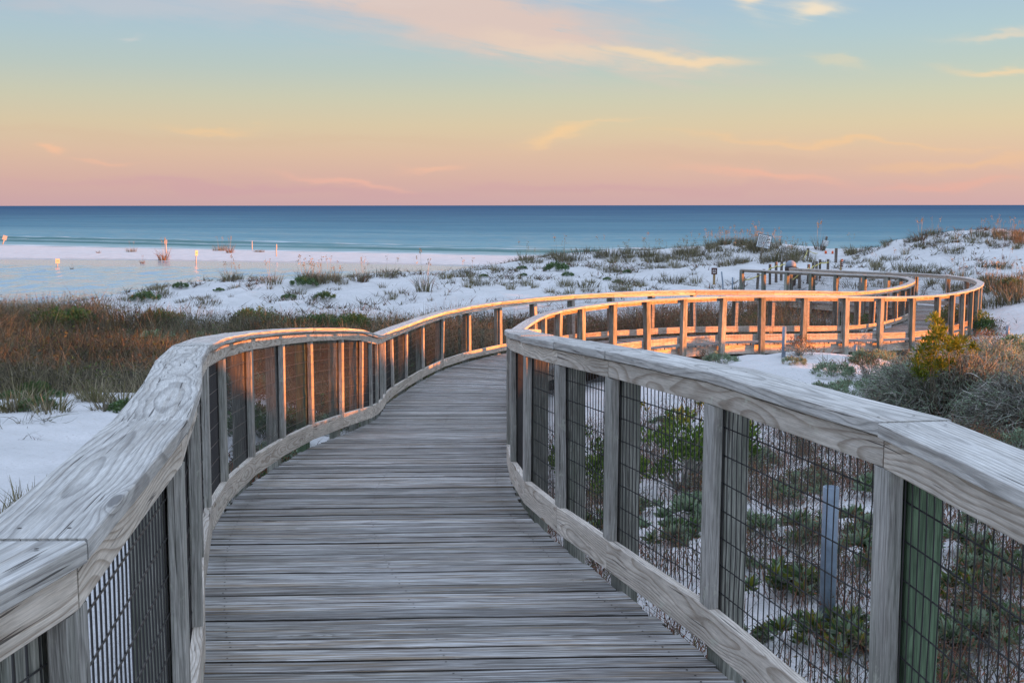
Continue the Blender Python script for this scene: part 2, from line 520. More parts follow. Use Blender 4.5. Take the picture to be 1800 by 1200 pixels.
lo = t.math('LOGARITHM', t.math('MAXIMUM', off, 1.0), 10.0)
x, y, z = t.sep(pos)
patch = t.noise(t.comb(t.math('MULTIPLY', x, .004), t.math('MULTIPLY', lo, 4.5), 0.0), 1.0, 4, .6)
patch2 = t.noise(t.comb(t.math('MULTIPLY', x, .012), t.math('MULTIPLY', lo, 22.0), 5.0), 1.0, 5, .65)
lo2 = t.math('ADD', t.math('ADD', lo, t.math('MULTIPLY', t.math('SUBTRACT', patch, .5), .8)), t.math('MULTIPLY', t.math('SUBTRACT', patch2, .5), .9))
c = t.ramp(t.math('DIVIDE', lo2, 4.0), [(.20, (.25, .38, .39, 1)), (.40, (.175, .315, .355, 1)), (.53, (.088, .212, .275, 1)), (.66, (.050, .135, .205, 1)), (.82, (.024, .085, .165, 1))])
fc = t.n('ShaderNodeAttribute', attribute_name='face').outputs['Fac']
cr_ = t.n('ShaderNodeAttribute', attribute_name='crest').outputs['Fac']
c = t.mix(t.math('MULTIPLY', fc, .85, clamp=True), c, (.075, .165, .15, 1))      # green water seen through the steep wave face
w1 = t.noise(t.comb(t.math('MULTIPLY', x, .35), t.math('MULTIPLY', y, .9), 0.0), 1.0, 5, .62)
w2 = t.noise(t.comb(t.math('MULTIPLY', x, .03), t.math('MULTIPLY', y, .10), 4.0), 1.0, 4, .6)
bump(t, b, t.math('ADD', w1, t.math('MULTIPLY', w2, 4.0)), 1.0, .55)
foam2 = t.math('MULTIPLY', cr_, t.mapr(t.noise(t.comb(t.math('MULTIPLY', x, .10), t.math('MULTIPLY', y, .6), 3.0), 1.0, 4, .6), .36, .56))
foam = t.math('MULTIPLY', t.mapr(off, 1.0, 5.0, 1, 0), t.mapr(t.noise(t.comb(t.math('MULTIPLY', x, .09), t.math('MULTIPLY', y, .5), 0.0), 1.0, 4, .6), .44, .58))
c = t.mix(t.math('MAXIMUM', foam, foam2), c, (.72, .74, .76, 1))
df = t.n('ShaderNodeBsdfDiffuse'); t.set(df.inputs[0], c)
gl = t.n('ShaderNodeBsdfGlossy'); gl.inputs['Roughness'].default_value = .22
bn = [n_ for n_ in m_sea.node_tree.nodes if n_.type == 'BUMP'][0]
t.t.links.new(bn.outputs[0], df.inputs['Normal']); t.t.links.new(bn.outputs[0], gl.inputs['Normal'])
mx = t.n('ShaderNodeMixShader'); mx.inputs[0].default_value = .07
t.t.links.new(df.outputs[0], mx.inputs[1]); t.t.links.new(gl.outputs[0], mx.inputs[2]); t.t.links.new(mx.outputs[0], o.inputs[0])
m_sea.node_tree.nodes.remove(b)
tag(link("sea_water", me, None, m_sea), kind='structure')

lx = np.arange(-84, 3.2, .36); ly = np.arange(44, 127, .30)
LX, LY = np.meshgrid(lx, ly)
e_ = LY + .30 * LX + (fbm(LX * .05, LY * .25, 151) - .5) * 9
cal = .03 + sstep(90, 84, e_)
LZ = SEA - .012 + cal * (.30 * (fbm(LX * .55, LY * .30, 153, 3) - .5) + .10 * (fbm(LX * 1.3, LY * .8, 157, 2) - .5))
nx_ = len(lx)
ii = (np.arange(len(ly) - 1)[:, None] * nx_ + np.arange(nx_ - 1)[None]).ravel()
ok = (LY < 99 - .30 * LX).ravel()[ii]
ii = ii[ok]
me = np_mesh("lagoon", np.stack([LX.ravel(), LY.ravel(), LZ.ravel()], 1), [np.stack([ii, ii + 1, ii + nx_ + 1, ii + nx_], 1)])
me.polygons.foreach_set('use_smooth', np.ones(len(me.polygons), bool))
m_lag, t, b, o = new_mat("lagoon_water")
pos = t.n('ShaderNodeNewGeometry').outputs['Position']
x, y, z = t.sep(pos)
b.inputs['Base Color'].default_value = (.29, .385, .46, 1)
b.inputs['Specular IOR Level'].default_value = .5
b.inputs['IOR'].default_value = 1.33
b.inputs['Roughness'].default_value = .12
w1 = t.noise(t.comb(t.math('MULTIPLY', x, 2.2), t.math('MULTIPLY', y, 2.0), 0.0), 1.0, 3, .6, .3)
bump(t, b, w1, .5, .06)
tag(link("lagoon_water", me, None, m_lag), kind='structure')


# ------------------------------------------------------------------ wood
def wood(name, light, dark, latewood, ring=.0085, ringmix=.5, vary=.35, lichen=0.0, green=0.0, rough=.82, warp=.07, soft=0.0, longf=1.0, hue=0.0):
    m, t, b, o = new_mat(name)
    bc = t.n('ShaderNodeAttribute', attribute_name='bc').outputs['Vector']
    tone = t.n('ShaderNodeAttribute', attribute_name='tone').outputs['Fac']
    u, v, w = t.sep(bc)
    nv = t.comb(t.math('MULTIPLY', u, 1.25), t.math('MULTIPLY', v, 3.0), t.math('MULTIPLY', w, 3.0))
    na = t.math('SUBTRACT', t.noise(nv, 1.0, 2, .45), .5)
    nb_ = t.math('SUBTRACT', t.noise(t.vmath('ADD', nv, (11.3, 4.7, 2.2)), 1.0, 2, .45), .5)
    # knots bend the rings around them
    vo = t.n('ShaderNodeTexVoronoi', feature='F1'); vo.inputs['Scale'].default_value = 1.0
    t.set(vo.inputs['Vector'], t.comb(t.math('MULTIPLY', u, 1.5), t.math('MULTIPLY', v, 7.0), t.math('MULTIPLY', w, 7.0)))
    kd = vo.outputs['Distance']
    kn = t.math('EXPONENT', t.math('MULTIPLY', t.math('MULTIPLY', kd, kd), -60.0))
    v2 = t.math('ADD', v, t.math('MULTIPLY', na, warp)); w2_ = t.math('ADD', w, t.math('MULTIPLY', nb_, warp * 1.2))
    r = t.math('SQRT', t.math('ADD', t.math('MULTIPLY', v2, v2), t.math('MULTIPLY', w2_, w2_)))
    fine = t.math('SUBTRACT', t.noise(t.comb(t.math('MULTIPLY', u, 9.0), t.math('MULTIPLY', v, 40.0), t.math('MULTIPLY', w, 40.0)), 1.0, 2, .5), .5)
    r = t.math('ADD', t.math('ADD', r, t.math('MULTIPLY', kn, .035)), t.math('MULTIPLY', fine, .0018))
    rings = t.math('FRACT', t.math('DIVIDE', r, ring))
    late = t.ramp(rings, [(0.0, 0.0), (.50, .06), (.84, 1.0), (.93, .95), (1.0, 0.0)])
    fib = t.noise(t.comb(t.math('MULTIPLY', u, 15.0 / longf), t.math('MULTIPLY', v, 420.0), t.math('MULTIPLY', w, 420.0)), 1.0, 3, .6)
    str_ = t.noise(t.comb(t.math('MULTIPLY', u, 4.5 / longf), t.math('MULTIPLY', v, 130.0), t.math('MULTIPLY', w, 130.0)), 1.0, 4, .65)
    blot = t.noise(t.comb(t.math('MULTIPLY', u, 3.5), t.math('MULTIPLY', v, 14.0), t.math('MULTIPLY', w, 14.0)), 1.0, 5, .65)
    c = t.mix(t.mapr(str_, .34 - soft, .66 + soft), dark + (1,), light + (1,))
    if hue:
        hn = t.noise(t.comb(t.math('MULTIPLY', u, 1.2), t.math('MULTIPLY', v, 45.0), t.math('ADD', t.math('MULTIPLY', w, 45.0), 8.0)), 1.0, 4, .65)
        c = t.mix(t.math('MULTIPLY', t.mapr(hn, .51, .65), hue), c, (.27, .205, .14, 1))
        c = t.mix(t.math('MULTIPLY', t.mapr(hn, .44, .30), hue * .8), c, (.62, .63, .64, 1))
    c = t.mix(t.math('MULTIPLY', late, ringmix), c, latewood + (1,))
    c = t.mix(1.0, c, t.ramp(fib, [(.25, (.55 + soft, .54 + soft, .53 + soft, 1)), (.6, (1.08, 1.08, 1.08, 1))]), 'MULTIPLY')
    c = t.mix(1.0, c, t.ramp(blot, [(.30, (.72, .71, .70, 1)), (.65, (1.1, 1.1, 1.1, 1))]), 'MULTIPLY')
    # long drying cracks
    crk = t.noise(t.comb(t.math('MULTIPLY', u, 2.6), t.math('MULTIPLY', v, 120.0), t.math('MULTIPLY', w, 120.0)), 1.0, 2, .5)
    cm = t.mapr(crk, .665, .70)
    c = t.mix(t.math('MULTIPLY', cm, .8), c, (.035, .03, .027, 1))
    c = t.mix(t.mapr(kd, .085, .06), c, latewood + (1,))
    tv = t.mapr(tone, 0, 1, 1 - vary, 1 + vary, False)
    c = t.mix(1.0, c, t.comb(tv, tv, tv), 'MULTIPLY')
    if green:
        gm = t.mapr(t.noise(t.comb(t.math('MULTIPLY', u, 1.1), t.math('MULTIPLY', v, 7.0), t.math('MULTIPLY', w, 7.0)), 1.0, 3, .6), .42, .66)
        c = t.mix(t.math('MULTIPLY', gm, green), c, (.075, .095, .062, 1))
    if lichen:
        li = t.noise(t.comb(t.math('MULTIPLY', u, 14.0), t.math('MULTIPLY', v, 22.0), t.math('MULTIPLY', w, 22.0)), 1.0, 5, .7)
        lm = t.math('MULTIPLY', t.mapr(li, .56, .63), t.mapr(t.noise(t.comb(u, v, w), 2.3, 2, .5), .50, .62))
        c = t.mix(t.math('MULTIPLY', lm, lichen), c, (.56, .56, .46, 1))
    t.set(b.inputs['Base Color'], c)
    b.inputs['Roughness'].default_value = rough
    b.inputs['Specular IOR Level'].default_value = .25
    h = t.math('SUBTRACT', t.math('ADD', t.math('MULTIPLY', fib, .6), t.math('MULTIPLY', late, .5)), t.math('MULTIPLY', cm, 2.0))
    bump(t, b, h, .55, .0022)
    return m


M_CAP = wood("weathered_handrail_wood", (.61, .59, .555), (.50, .485, .46), (.19, .18, .17), ring=.0125, ringmix=.52, vary=.10, lichen=.08, warp=.06, soft=.10, hue=.25)
M_BEAM = wood("weathered_beam_wood", (.69, .62, .54), (.58, .515, .445), (.25, .18, .125), ring=.0098, ringmix=.58, vary=.12, lichen=.6, warp=.115, soft=.12, hue=.2)
M_POST = wood("grey_post_wood", (.54, .51, .47), (.33, .315, .29), (.18, .165, .15), ring=.009, ringmix=.4, vary=.18, lichen=.45, green=.35)
M_SUPP = wood("treated_support_wood", (.42, .41, .36), (.23, .235, .205), (.12, .12, .10), ring=.009, ringmix=.4, vary=.32, green=.6)
M_DECK = wood("weathered_deck_wood", (.53, .52, .505), (.115, .095, .083), (.09, .07, .058), ring=.012, ringmix=.40, vary=.40, green=.12, longf=2.2, hue=.95)
M_GSUPP = wood("green_treated_wood", (.17, .25, .15), (.09, .14, .085), (.05, .07, .045), ring=.009, ringmix=.4, vary=.2, green=.3)
M_EDGE = wood("painted_gap_shade_wood", (.085, .07, .058), (.05, .042, .036), (.03, .025, .022), ring=.01, ringmix=.3, vary=.3)  # gap shade between deck boards, painted dark on their side faces
M_STAKE = wood("old_stake_wood", (.24, .21, .18), (.12, .10, .085), (.06, .05, .04), ring=.01, ringmix=.4, vary=.2)


class WB:
    """collects timbers; each timber gets its own grain coordinates"""
    def __init__(s):
        s.v = []; s.f4 = []; s.bc = []; s.tone = []; s.fn = []; s.mi = []
    def timber(s, pts, lats, ups, hw, hh, ch=.004, tone=None, jit=0.0, wedge=None):
        """pts: centre line points, lats/ups: cross axes (may be scaled for mitres)"""
        k = len(s.v)
        hw = np.full(len(pts), hw) if np.isscalar(hw) else hw
        c = ch
        rv, rw, ru = random.uniform(-.05, .05), random.choice((-1, 1)) * random.uniform(.02, .11), random.uniform(0, 40)
        if hw[0] < hh:
            rv, rw = rw, rv
        tone = random.random() if tone is None else tone
        dist = 0.0
        for i, (p, la, up) in enumerate(zip(pts, lats, ups)):
            if i:
                dist += float(np.linalg.norm(np.array(pts[i]) - np.array(pts[i - 1])))
            w = hw[i]
            prof = [(-w + c, -hh), (w - c, -hh), (w, -hh + c), (w, hh - c), (w - c, hh), (-w + c, hh), (-w, hh - c), (-w, -hh + c)]
            j = np.array([random.uniform(-jit, jit) for _ in range(2)]) if jit else (0, 0)
            for (a, e) in prof:
                s.v.append(np.array(p) + np.array(la) * (a + j[0]) + np.array(up) * (e + j[1]))
                s.bc.append((dist + ru, a + rv, e + rw)); s.tone.append(tone)
        n = len(pts)
        for i in range(n - 1):
            for q in range(8):
                a, b_ = k + i * 8 + q, k + i * 8 + (q + 1) % 8
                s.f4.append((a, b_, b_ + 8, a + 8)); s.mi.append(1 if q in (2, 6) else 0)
        s.fn.append([k + q for q in range(7, -1, -1)]); s.fn.append([k + (n - 1) * 8 + q for q in range(8)])
    def build(s, name, mat, parent=None, edge_mat=None):
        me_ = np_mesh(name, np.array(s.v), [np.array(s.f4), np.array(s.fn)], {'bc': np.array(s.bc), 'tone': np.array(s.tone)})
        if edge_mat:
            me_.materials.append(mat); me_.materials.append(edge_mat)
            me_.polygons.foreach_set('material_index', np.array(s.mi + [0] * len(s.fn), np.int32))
        return link(name, me_, parent, mat)


Z3 = np.array((0, 0, 1.0))

# deck -----------------------------------------------------------------
bw = empty("boardwalk", tuple(path(3.0)[0][0]))
tag(bw, "grey weathered plank boardwalk snaking down through the dunes towards the beach", "boardwalk")
ORG = np.array(bw.location)


def deck_edge(s, o):
    """point at lateral offset o from the centre line (left positive) on deck level"""
    p, d, n = path(s)
    return np.array([p[0, 0] + n[0, 0] * o, p[0, 1] + n[0, 1] * o, p[0, 2]])


db = WB()
screws = []
HWD = WID / 2 + .05
_se = np.arange(-1.0, S_END + .9, .04)
_pe, _de, _ne = path(_se)
_ang = np.arctan2(_de[:, 0], _de[:, 1])                 # heading to the right of +Y
_k = np.ones(201) / 201
_sm = np.convolve(np.pad(_ang, 100, mode='edge'), _k, mode='valid')
_wb = sstep(10, 22, _se)
_hd = _ang * 0 - .035 * (1 - _wb) + _sm * _wb            # boards stay nearly parallel on the first stretch, then follow the bend
_hd = np.where(_se > 30, _sm * (1 - sstep(30, 36, _se)) + np.convolve(np.pad(_ang, 40, mode='edge'), np.ones(81) / 81, mode='valid') * sstep(30, 36, _se), _hd)


def edge_hit(s, o, gap):
    """where the board line crossing the centre line at s meets the deck edge at offset o"""
    h_ = float(np.interp(s, _se, _hd)); hv = np.array((math.sin(h_), math.cos(h_)))
    c_, _, _ = path(s)
    c2 = c_[0, :2] + hv * gap
    m = np.abs(_se - s) < 2.6
    E = _pe[m, :2] + _ne[m] * o
    f = (E - c2) @ hv
    k = np.where((f[:-1] <= 0) & (f[1:] > 0))[0]
    if len(k) == 0:
        return deck_edge(s, o)
    k = k[np.argmin(np.abs(_se[m][k] - s))]
    a = -f[k] / (f[k + 1] - f[k])
    q = E[k] * (1 - a) + E[k + 1] * a
    return np.array((q[0], q[1], float(np.interp(s, _se, _pe[:, 2]))))


s = 0.35
while s < S_END:
    dh = float(np.interp(s, _se, _ang) - np.interp(s, _se, _hd))
    pitch = .124 / max(.75, math.cos(dh))
    s2 = s + pitch
    g = random.uniform(.005, .009)
    eL = HWD + random.uniform(-.012, .012); eR = HWD + random.uniform(-.012, .012)
    a0, a1 = edge_hit(s, eL, g), edge_hit(s2, eL, -g)
    b0, b1 = edge_hit(s, -eR, g), edge_hit(s2, -eR, -g)
    pa, pb = (a0 + a1) / 2, (b0 + b1) / 2
    axis = pb - pa; axis /= np.linalg.norm(axis)
    wa, wb = np.linalg.norm(a1 - a0) / 2, np.linalg.norm(b1 - b0) / 2
    lat = np.array([-axis[1], axis[0], 0]); lat /= np.linalg.norm(lat)
    slope = (path(s2)[0][0, 2] - path(s)[0][0, 2]) / pitch
    lat = lat * np.sign(np.dot(lat, a1 - a0)) + Z3 * slope
    tz = random.uniform(-.0025, .0025); tilt = random.uniform(-.035, .035)
    n_ = 5
    pts = [pa + (pb - pa) * f + Z3 * (-.019 + tz + .0012 * math.sin(f * 9 + s * 3)) for f in np.linspace(0, 1, n_)]
    la_, lb_ = (a1 - a0) / (2 * wa), (b1 - b0) / (2 * wb)
    lats = [la_ + Z3 * tilt] + [lat + Z3 * tilt] * (n_ - 2) + [lb_ + Z3 * tilt]
    ca, cb = abs(float(np.dot(la_[:2], lat[:2]))), abs(float(np.dot(lb_[:2], lat[:2])))
    # the skew cut only touches the last centimetres of the board
    fr_ = [0, .25, .5, .75, 1]
    hws = np.array([wa] + [wa * ca * (1 - f) + wb * cb * f for f in fr_[1:-1]] + [wb])
    db.timber([p - ORG for p in pts], lats, [Z3] * n_, hws, .019, .003, tone=min(1, max(0, random.gauss(.5, .27))), jit=.0012)
    if s < 17:
        for o_, jo in ((.80, .03), (0.02, .03), (-.80, .03)):
            for f in (.27, .73):
                c_ = edge_hit(s + pitch * f, o_ + random.uniform(-jo, jo) * .3, 0.0)
                screws.append(c_ + Z3 * (.0012 + tz))
    s = s2
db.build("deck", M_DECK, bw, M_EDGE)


_v, _f = [], []
for c_ in screws:
    k = len(_v); rs = random.uniform(.0035, .0050)
    for a in range(6):
        _v.append(c_ - ORG + np.array((math.cos(a * 1.047) * rs, math.sin(a * 1.047) * rs, 0)))
    _f.append([k, k + 1, k + 2, k + 3]); _f.append([k, k + 3, k + 4, k + 5])
m_nail, t, b, o = new_mat("rusty_nail_steel")
b.inputs['Base Color'].default_value = (.045, .035, .03, 1); b.inputs['Roughness'].default_value = .7
link("screw_heads", np_mesh("screw_heads", np.array(_v), [np.array(_f)]), bw, m_nail)["kind"] = "stuff"


def strip_along(wb, o, zoff, hw, hh, s0, s1, step=1.1, jit=.0):
    ss = np.arange(s0, s1, step)
    for a, b_ in zip(ss[:-1], ss[1:]):
        pa, pb = deck_edge(a, o), deck_edge(b_ - .006, o)
        ax = pb - pa; ax /= np.linalg.norm(ax)
        la = np.cross(ax, Z3); la /= np.linalg.norm(la)
        wb.timber([pa + Z3 * zoff - ORG, pb + Z3 * zoff - ORG], [la] * 2, [Z3] * 2, hw, hh, .004)


for o_ in (HWD - .10, -(HWD - .10), 0.0):
    wb = WB(); strip_along(wb, o_, -.145, .019, .10, .4, S_END - .1); wb.build("stringer", M_SUPP if o_ == 0 else M_BEAM, bw)
bb = WB()
for s in np.arange(1.2, S_END, 2.2):
    pa, pb = deck_edge(s, HWD + .02), deck_edge(s, -HWD - .02)
    ax = (pb - pa) / np.linalg.norm(pb - pa); la = np.cross(ax, Z3)
    bb.timber([pa - Z3 * .335 - ORG, pb - Z3 * .335 - ORG], [la] * 2, [Z3] * 2, .045, .085, .005)
bb.build("cross_beams", M_SUPP, bw)

# railings -------------------------------------------------------------
SL = [.3, 1.45, 2.6, 3.88, 4.95, 5.95, 7.0, 7.75, 8.72, 9.84, 10.91, 12.08, 13.2, 14.21, 15.15, 16.04, 16.95, 17.85, 18.93, 20.14, 21.35, 22.55, 23.64, 24.74, 25.85, 26.96, 28.08]
SR = [0.9, 1.7, 2.5, 3.47, 4.6, 5.64, 6.46, 7.4, 8.33, 9.38] + list(np.linspace(9.38, 22.5, 13)[1:]) + [23.68, 24.95, 26.17, 27.36, 28.54, 29.74, 30.88, 31.99, 33.04, 34.02, 35.1]
JL = [0, 1, 2, 3, 5, 6, 8, 9, 10]      # stations where handrail boards butt together
JR = [0, 1, 2, 3, 5, 6, 7, 8, 10]
while SL[-1] + 1.25 < S_END:
    SL.append(SL[-1] + 1.1)
while SR[-1] + 1.25 < S_END:
    SR.append(SR[-1] + 1.1)

m_wire, t, b, o = new_mat("dark_vinyl_wire")
b.inputs['Base Color'].default_value = (.026, .024, .024, 1)
b.inputs['Roughness'].default_value = .45

def wires(name, segs, parent, r=.0019):
    """segs: list of polylines (list of points); square tubes"""
    v, f = [], []
    for pl in segs:
        k = len(v)
        pl = [np.array(p) for p in pl]
        for i, p in enumerate(pl):
            a = pl[max(0, i - 1)]; c_ = pl[min(len(pl) - 1, i + 1)]
            ax = (c_ - a) / max(1e-6, np.linalg.norm(c_ - a))
            e1 = np.cross(ax, (0.31, .12, .94) if abs(ax[2]) < .8 else (.9, .3, .1)); e1 /= np.linalg.norm(e1)
            e2 = np.cross(ax, e1)
            for q in ((1, 0), (0, 1), (-1, 0), (0, -1)):
                v.append(p + e1 * q[0] * r + e2 * q[1] * r)
        for i in range(len(pl) - 1):
            for q in range(4):
                a, b_ = k + i * 4 + q, k + i * 4 + (q + 1) % 4
                f.append((a, b_, b_ + 4, a + 4))
    return link(name, np_mesh(name, np.array(v), [np.array(f)]), parent, m_wire)


def railing(stations, side, label, joints):
    root = empty("railing", tuple(deck_edge(stations[3], side * (WID / 2))))
    tag(root, label, "railing", "wooden railings along the boardwalk")
    org = np.array(root.location)
    n = len(stations)
    base = []                                        # inner-edge points of the handrail, at deck level
    for s in stations:
        base.append(deck_edge(s, side * WID / 2))
    base = np.array(base)
    # per station: outward direction with the mitre scale
    outs, tans = [], []
    for i in range(n):
        d0 = base[i] - base[i - 1] if i else base[1] - base[0]
        d1 = base[i + 1] - base[i] if i < n - 1 else base[i] - base[i - 1]
        d0 = d0[:2] / np.linalg.norm(d0[:2]); d1 = d1[:2] / np.linalg.norm(d1[:2])
        tt = d0 + d1; tt /= np.linalg.norm(tt)
        o2 = np.array([-tt[1], tt[0]]) * side
        sc = 1 / max(.6, float(np.dot(tt, d0)))
        outs.append(np.array([o2[0] * sc, o2[1] * sc, 0])); tans.append(np.array([tt[0], tt[1], 0]))
    tilts = [(random.gauss(0, .012), random.gauss(0, .018)) for _ in range(n)]
    if side > 0:
        sgn = 1
    for i in range(n):
        p = base[i]; o_ = outs[i] / np.linalg.norm(outs[i]); tv = tans[i]
        tl, tr = tilts[i]
        up = Z3 + o_ * tl + tv * tr
        # inner post between bottom rail and beam
        wb = WB()
        a, e = .205, .951
        c0 = p + o_ * (.018 + .019)
        mid = (a + e) / 2
        wb.timber([c0 + up * 0 + Z3 * z + (up - Z3) * (z - mid) - org for z in np.linspace(a + .001, e - .001, 4)], [tv] * 4, [o_] * 4, .0445, .019, .003, jit=.0008)
        wb.build("post", M_POST, root)
        # outer support post down into the sand
        gz_ = float(ground(p[0] + o_[0] * .11, p[1] + o_[1] * .11)[0])
        bot = gz_ - .25 - p[2]
        c1 = p + o_ * (.066 + .045) + tv * random.uniform(-.015, .015)
        wb = WB()
        top = 1.037
        ztop = top if i % 1 == 0 else top
        wb.timber([c1 + Z3 * z + (up - Z3) * .7 * (z - .8) - org for z in np.linspace(bot, ztop, 5)], [tv] * 5, [o_] * 5, .064, .044, .006, jit=.001)
        wb.build("support_post", M_GSUPP if (i == 3 and side < 0) or (i == 10 and side > 0) else M_SUPP, root)
    jn = list(joints)
    while jn[-1] + 2 < n - 1:
        jn.append(jn[-1] + random.choice((1, 2, 2)))
    jn.append(n - 1)

    def span(a, e, o0, zc, hw, hh, name, mat, ch=.005, jit=.0012):
        """one board from station a to e, bent over the stations between, butt joints at its ends"""
        pts, lat = [], []
        for i in range(a, e):
            p, q = base[i], base[i + 1]
            ax = (q - p) / np.linalg.norm(q - p)
            nrm = np.array([-ax[1], ax[0], 0.0]) * side; nrm /= np.linalg.norm(nrm)
            g0 = ax * .003 if i == a else ax * 0; g1 = ax * .003 if i == e - 1 else ax * 0
            P0 = p + outs[i] * o0 + g0; P1 = q + outs[i + 1] * o0 - g1
            fr = [0, .33, .67, 1] if i == e - 1 else [0, .33, .67]
            for f in fr:
                pts.append(P0 * (1 - f) + P1 * f + Z3 * zc - org)
                lat.append(outs[i] if f == 0 else outs[i + 1] if f == 1 else nrm)
        lat = [l * side * -1.0 for l in lat]
        wb = WB()
        wb.timber(pts, lat, [Z3] * len(pts), hw, hh, ch, jit=jit)
        return wb.build(name, mat, root)
    for a, e in zip(jn[:-1], jn[1:]):
        zj = random.uniform(-.003, .003)
        span(a, e, .098 + random.uniform(-.005, .005), HR - .019 + zj, .098, .019, "handrail", M_CAP, ch=.003)
        span(a, e, .018 + .019, .9885, .019, .0375, "beam", M_BEAM, ch=.002)
        span(a, e, .018 + .019, .135, .019, .0695, "bottom_rail", M_BEAM, ch=.0025)
    for i in range(n - 1):
        p, q = base[i], base[i + 1]
        # wire panel fixed to the outside of the inner posts
        o0 = .0605
        A = p + outs[i] * o0; B = q + outs[i + 1] * o0
        ux = (B - A)
        Lp = np.linalg.norm(ux[:2])
        nv_ = max(6, int(Lp / .040))
        nrm = np.cross(ux / np.linalg.norm(ux), Z3)
        segs = []
        ph = [random.uniform(0, 6.28) for _ in range(4)]
        off = lambda f, z: nrm * .0 + (ux / Lp) * (.004 * math.sin(z * 21 + ph[0] + f * 3) + .003 * math.sin(z * 9 + ph[1] + f * 14))
        for k in range(nv_ + 1):
            f = (k + .15) / (nv_ + .3)
            segs.append([A + ux * f + Z3 * z + off(f, z) - org for z in np.linspace(.075, 1.03, 6)])
        for z in np.arange(.16, .98, .1016):
            segs.append([A + ux * f + Z3 * z + nrm * .0038 - org for f in (0, .33, .66, 1)])
        wires("wire_mesh", segs, root, r=.0024)
    # rough nail heads on the near handrail spans
    nails = []
    for i in range(min(14, n - 1)):
        p, q = base[i], base[i + 1]
        for f in (.06, .94):
            for oo in (.05, .14):
                nails.append(p * (1 - f) + q * f + (outs[i] * (1 - f) + outs[i + 1] * f) * (oo + random.uniform(-.012, .012)) + Z3 * (HR + .0022))
    v, f4 = [], []
    for c_ in nails:
        k = len(v)
        for a in range(6):
            v.append(c_ - org + np.array((math.cos(a * 1.047) * .0042, math.sin(a * 1.047) * .0042, 0)))
        f4.append([k, k + 1, k + 2, k + 3]); f4.append([k, k + 3, k + 4, k + 5])
    link("nail_heads", np_mesh("nail_heads", np.array(v), [np.array(f4)]), root, m_nail)["kind"] = "stuff"
    return root


railing(SL, 1, "wooden railing with wire mesh along the seaward left side of the boardwalk", JL)
railing(SR, -1, "wooden railing with wire mesh along the right side, outermost on the big bend", JR)


# ------------------------------------------------------------------ vegetation builders
def veg_mat(name, transl=.25, rough=.75):
    m, t, b, o = new_mat(name)
    c = t.n('ShaderNodeAttribute', attribute_name='col').outputs['Color']
    t.set(b.inputs['Base Color'], c)
    b.inputs['Roughness'].default_value = rough
    b.inputs['Specular IOR Level'].default_value = .2
    tr = t.n('ShaderNodeBsdfTranslucent'); t.set(tr.inputs[0], c)
    mx = t.n('ShaderNodeMixShader'); mx.inputs[0].default_value = transl
    t.t.links.new(b.outputs[0], mx.inputs[1]); t.t.links.new(tr.outputs[0], mx.inputs[2])
    t.t.links.new(mx.outputs[0], o.inputs[0])
    return m


M_GRASS = veg_mat("dry_grass_blades", .3)
M_LEAF = veg_mat("shrub_leaves", .35, .55)
M_TWIG = veg_mat("bare_twigs", .05, .85)


def blades(base, h, w, ang, lean, bend, col, seg=3, tipcol=None):
    """ribbons; returns verts, quads, tris, cols"""
    n = len(base)
    fr = np.linspace(0, 1, seg + 1)
    dirv = np.stack([np.cos(ang), np.sin(ang), np.zeros(n)], 1)
    pa = ang + rng.uniform(-1.2, 1.2, n) + np.pi / 2
    perp = np.stack([np.cos(pa), np.sin(pa), np.zeros(n)], 1)
    V, Cc = [], []
    for f in fr:
        c_ = base + dirv * (h * (lean * f + bend * f * f))[:, None] + np.array((0, 0, 1.0)) * (h * (f - .35 * bend * f * f))[:, None]
        ww = (w * (1 - .85 * f ** 1.5))[:, None] * .5
        cc = col if tipcol is None else col * (1 - f) + tipcol * f
        V += [c_ - perp * ww, c_ + perp * ww]; Cc += [cc, cc]
    V = np.stack(V, 1).reshape(-1, 3); Cc = np.stack(Cc, 1).reshape(-1, 3)
    k = np.arange(n) * (2 * (seg + 1))
    Q = np.concatenate([np.stack([k + 2 * i, k + 2 * i + 1, k + 2 * i + 3, k + 2 * i + 2], 1) for i in range(seg)])
    return V, Q, Cc


def pick(cols, n, jit=.18):
    cols = np.array(cols)
    c_ = cols[rng.integers(0, len(cols), n)]
    return c_ * rng.uniform(1 - jit, 1 + jit, (n, 1))


def leaves(cen, size, col, up=.3, aspect=.45, outdir=None):
    n = len(cen)
    a = rng.normal(size=(n, 3)); a[:, 2] += up
    if outdir is not None:
        a = a * .6 + outdir * 1.4
    a /= np.linalg.norm(a, axis=1)[:, None]
    b_ = np.cross(a, rng.normal(size=(n, 3))); b_ /= np.linalg.norm(b_, axis=1)[:, None]
    nn = np.cross(a, b_)
    s = size[:, None] if not np.isscalar(size) else size
    v0 = cen; v1 = cen + a * s * .5 + b_ * s * aspect * .5 - nn * s * .05; v2 = cen + a * s; v3 = cen + a * s * .5 - b_ * s * aspect * .5 - nn * s * .05
    V = np.stack([v0, v1, v2, v3], 1).reshape(-1, 3)
    k = np.arange(n) * 4
    return V, np.stack([k, k + 1, k + 2, k + 3], 1), np.repeat(col, 4, axis=0)


def merge(parts):
    V, Q, Cc, k = [], [], [], 0
    for v, q, c_ in parts:
        V.append(v); Q.append(q + k); Cc.append(c_); k += len(v)
    return np.concatenate(V), np.concatenate(Q), np.concatenate(Cc)


def veg(name, parts, mat, parent=None):
    V, Q, Cc = merge(parts)
    return link(name, np_mesh(name, V, [Q], {'col': np.clip(Cc, 0, 1)}), parent, mat)


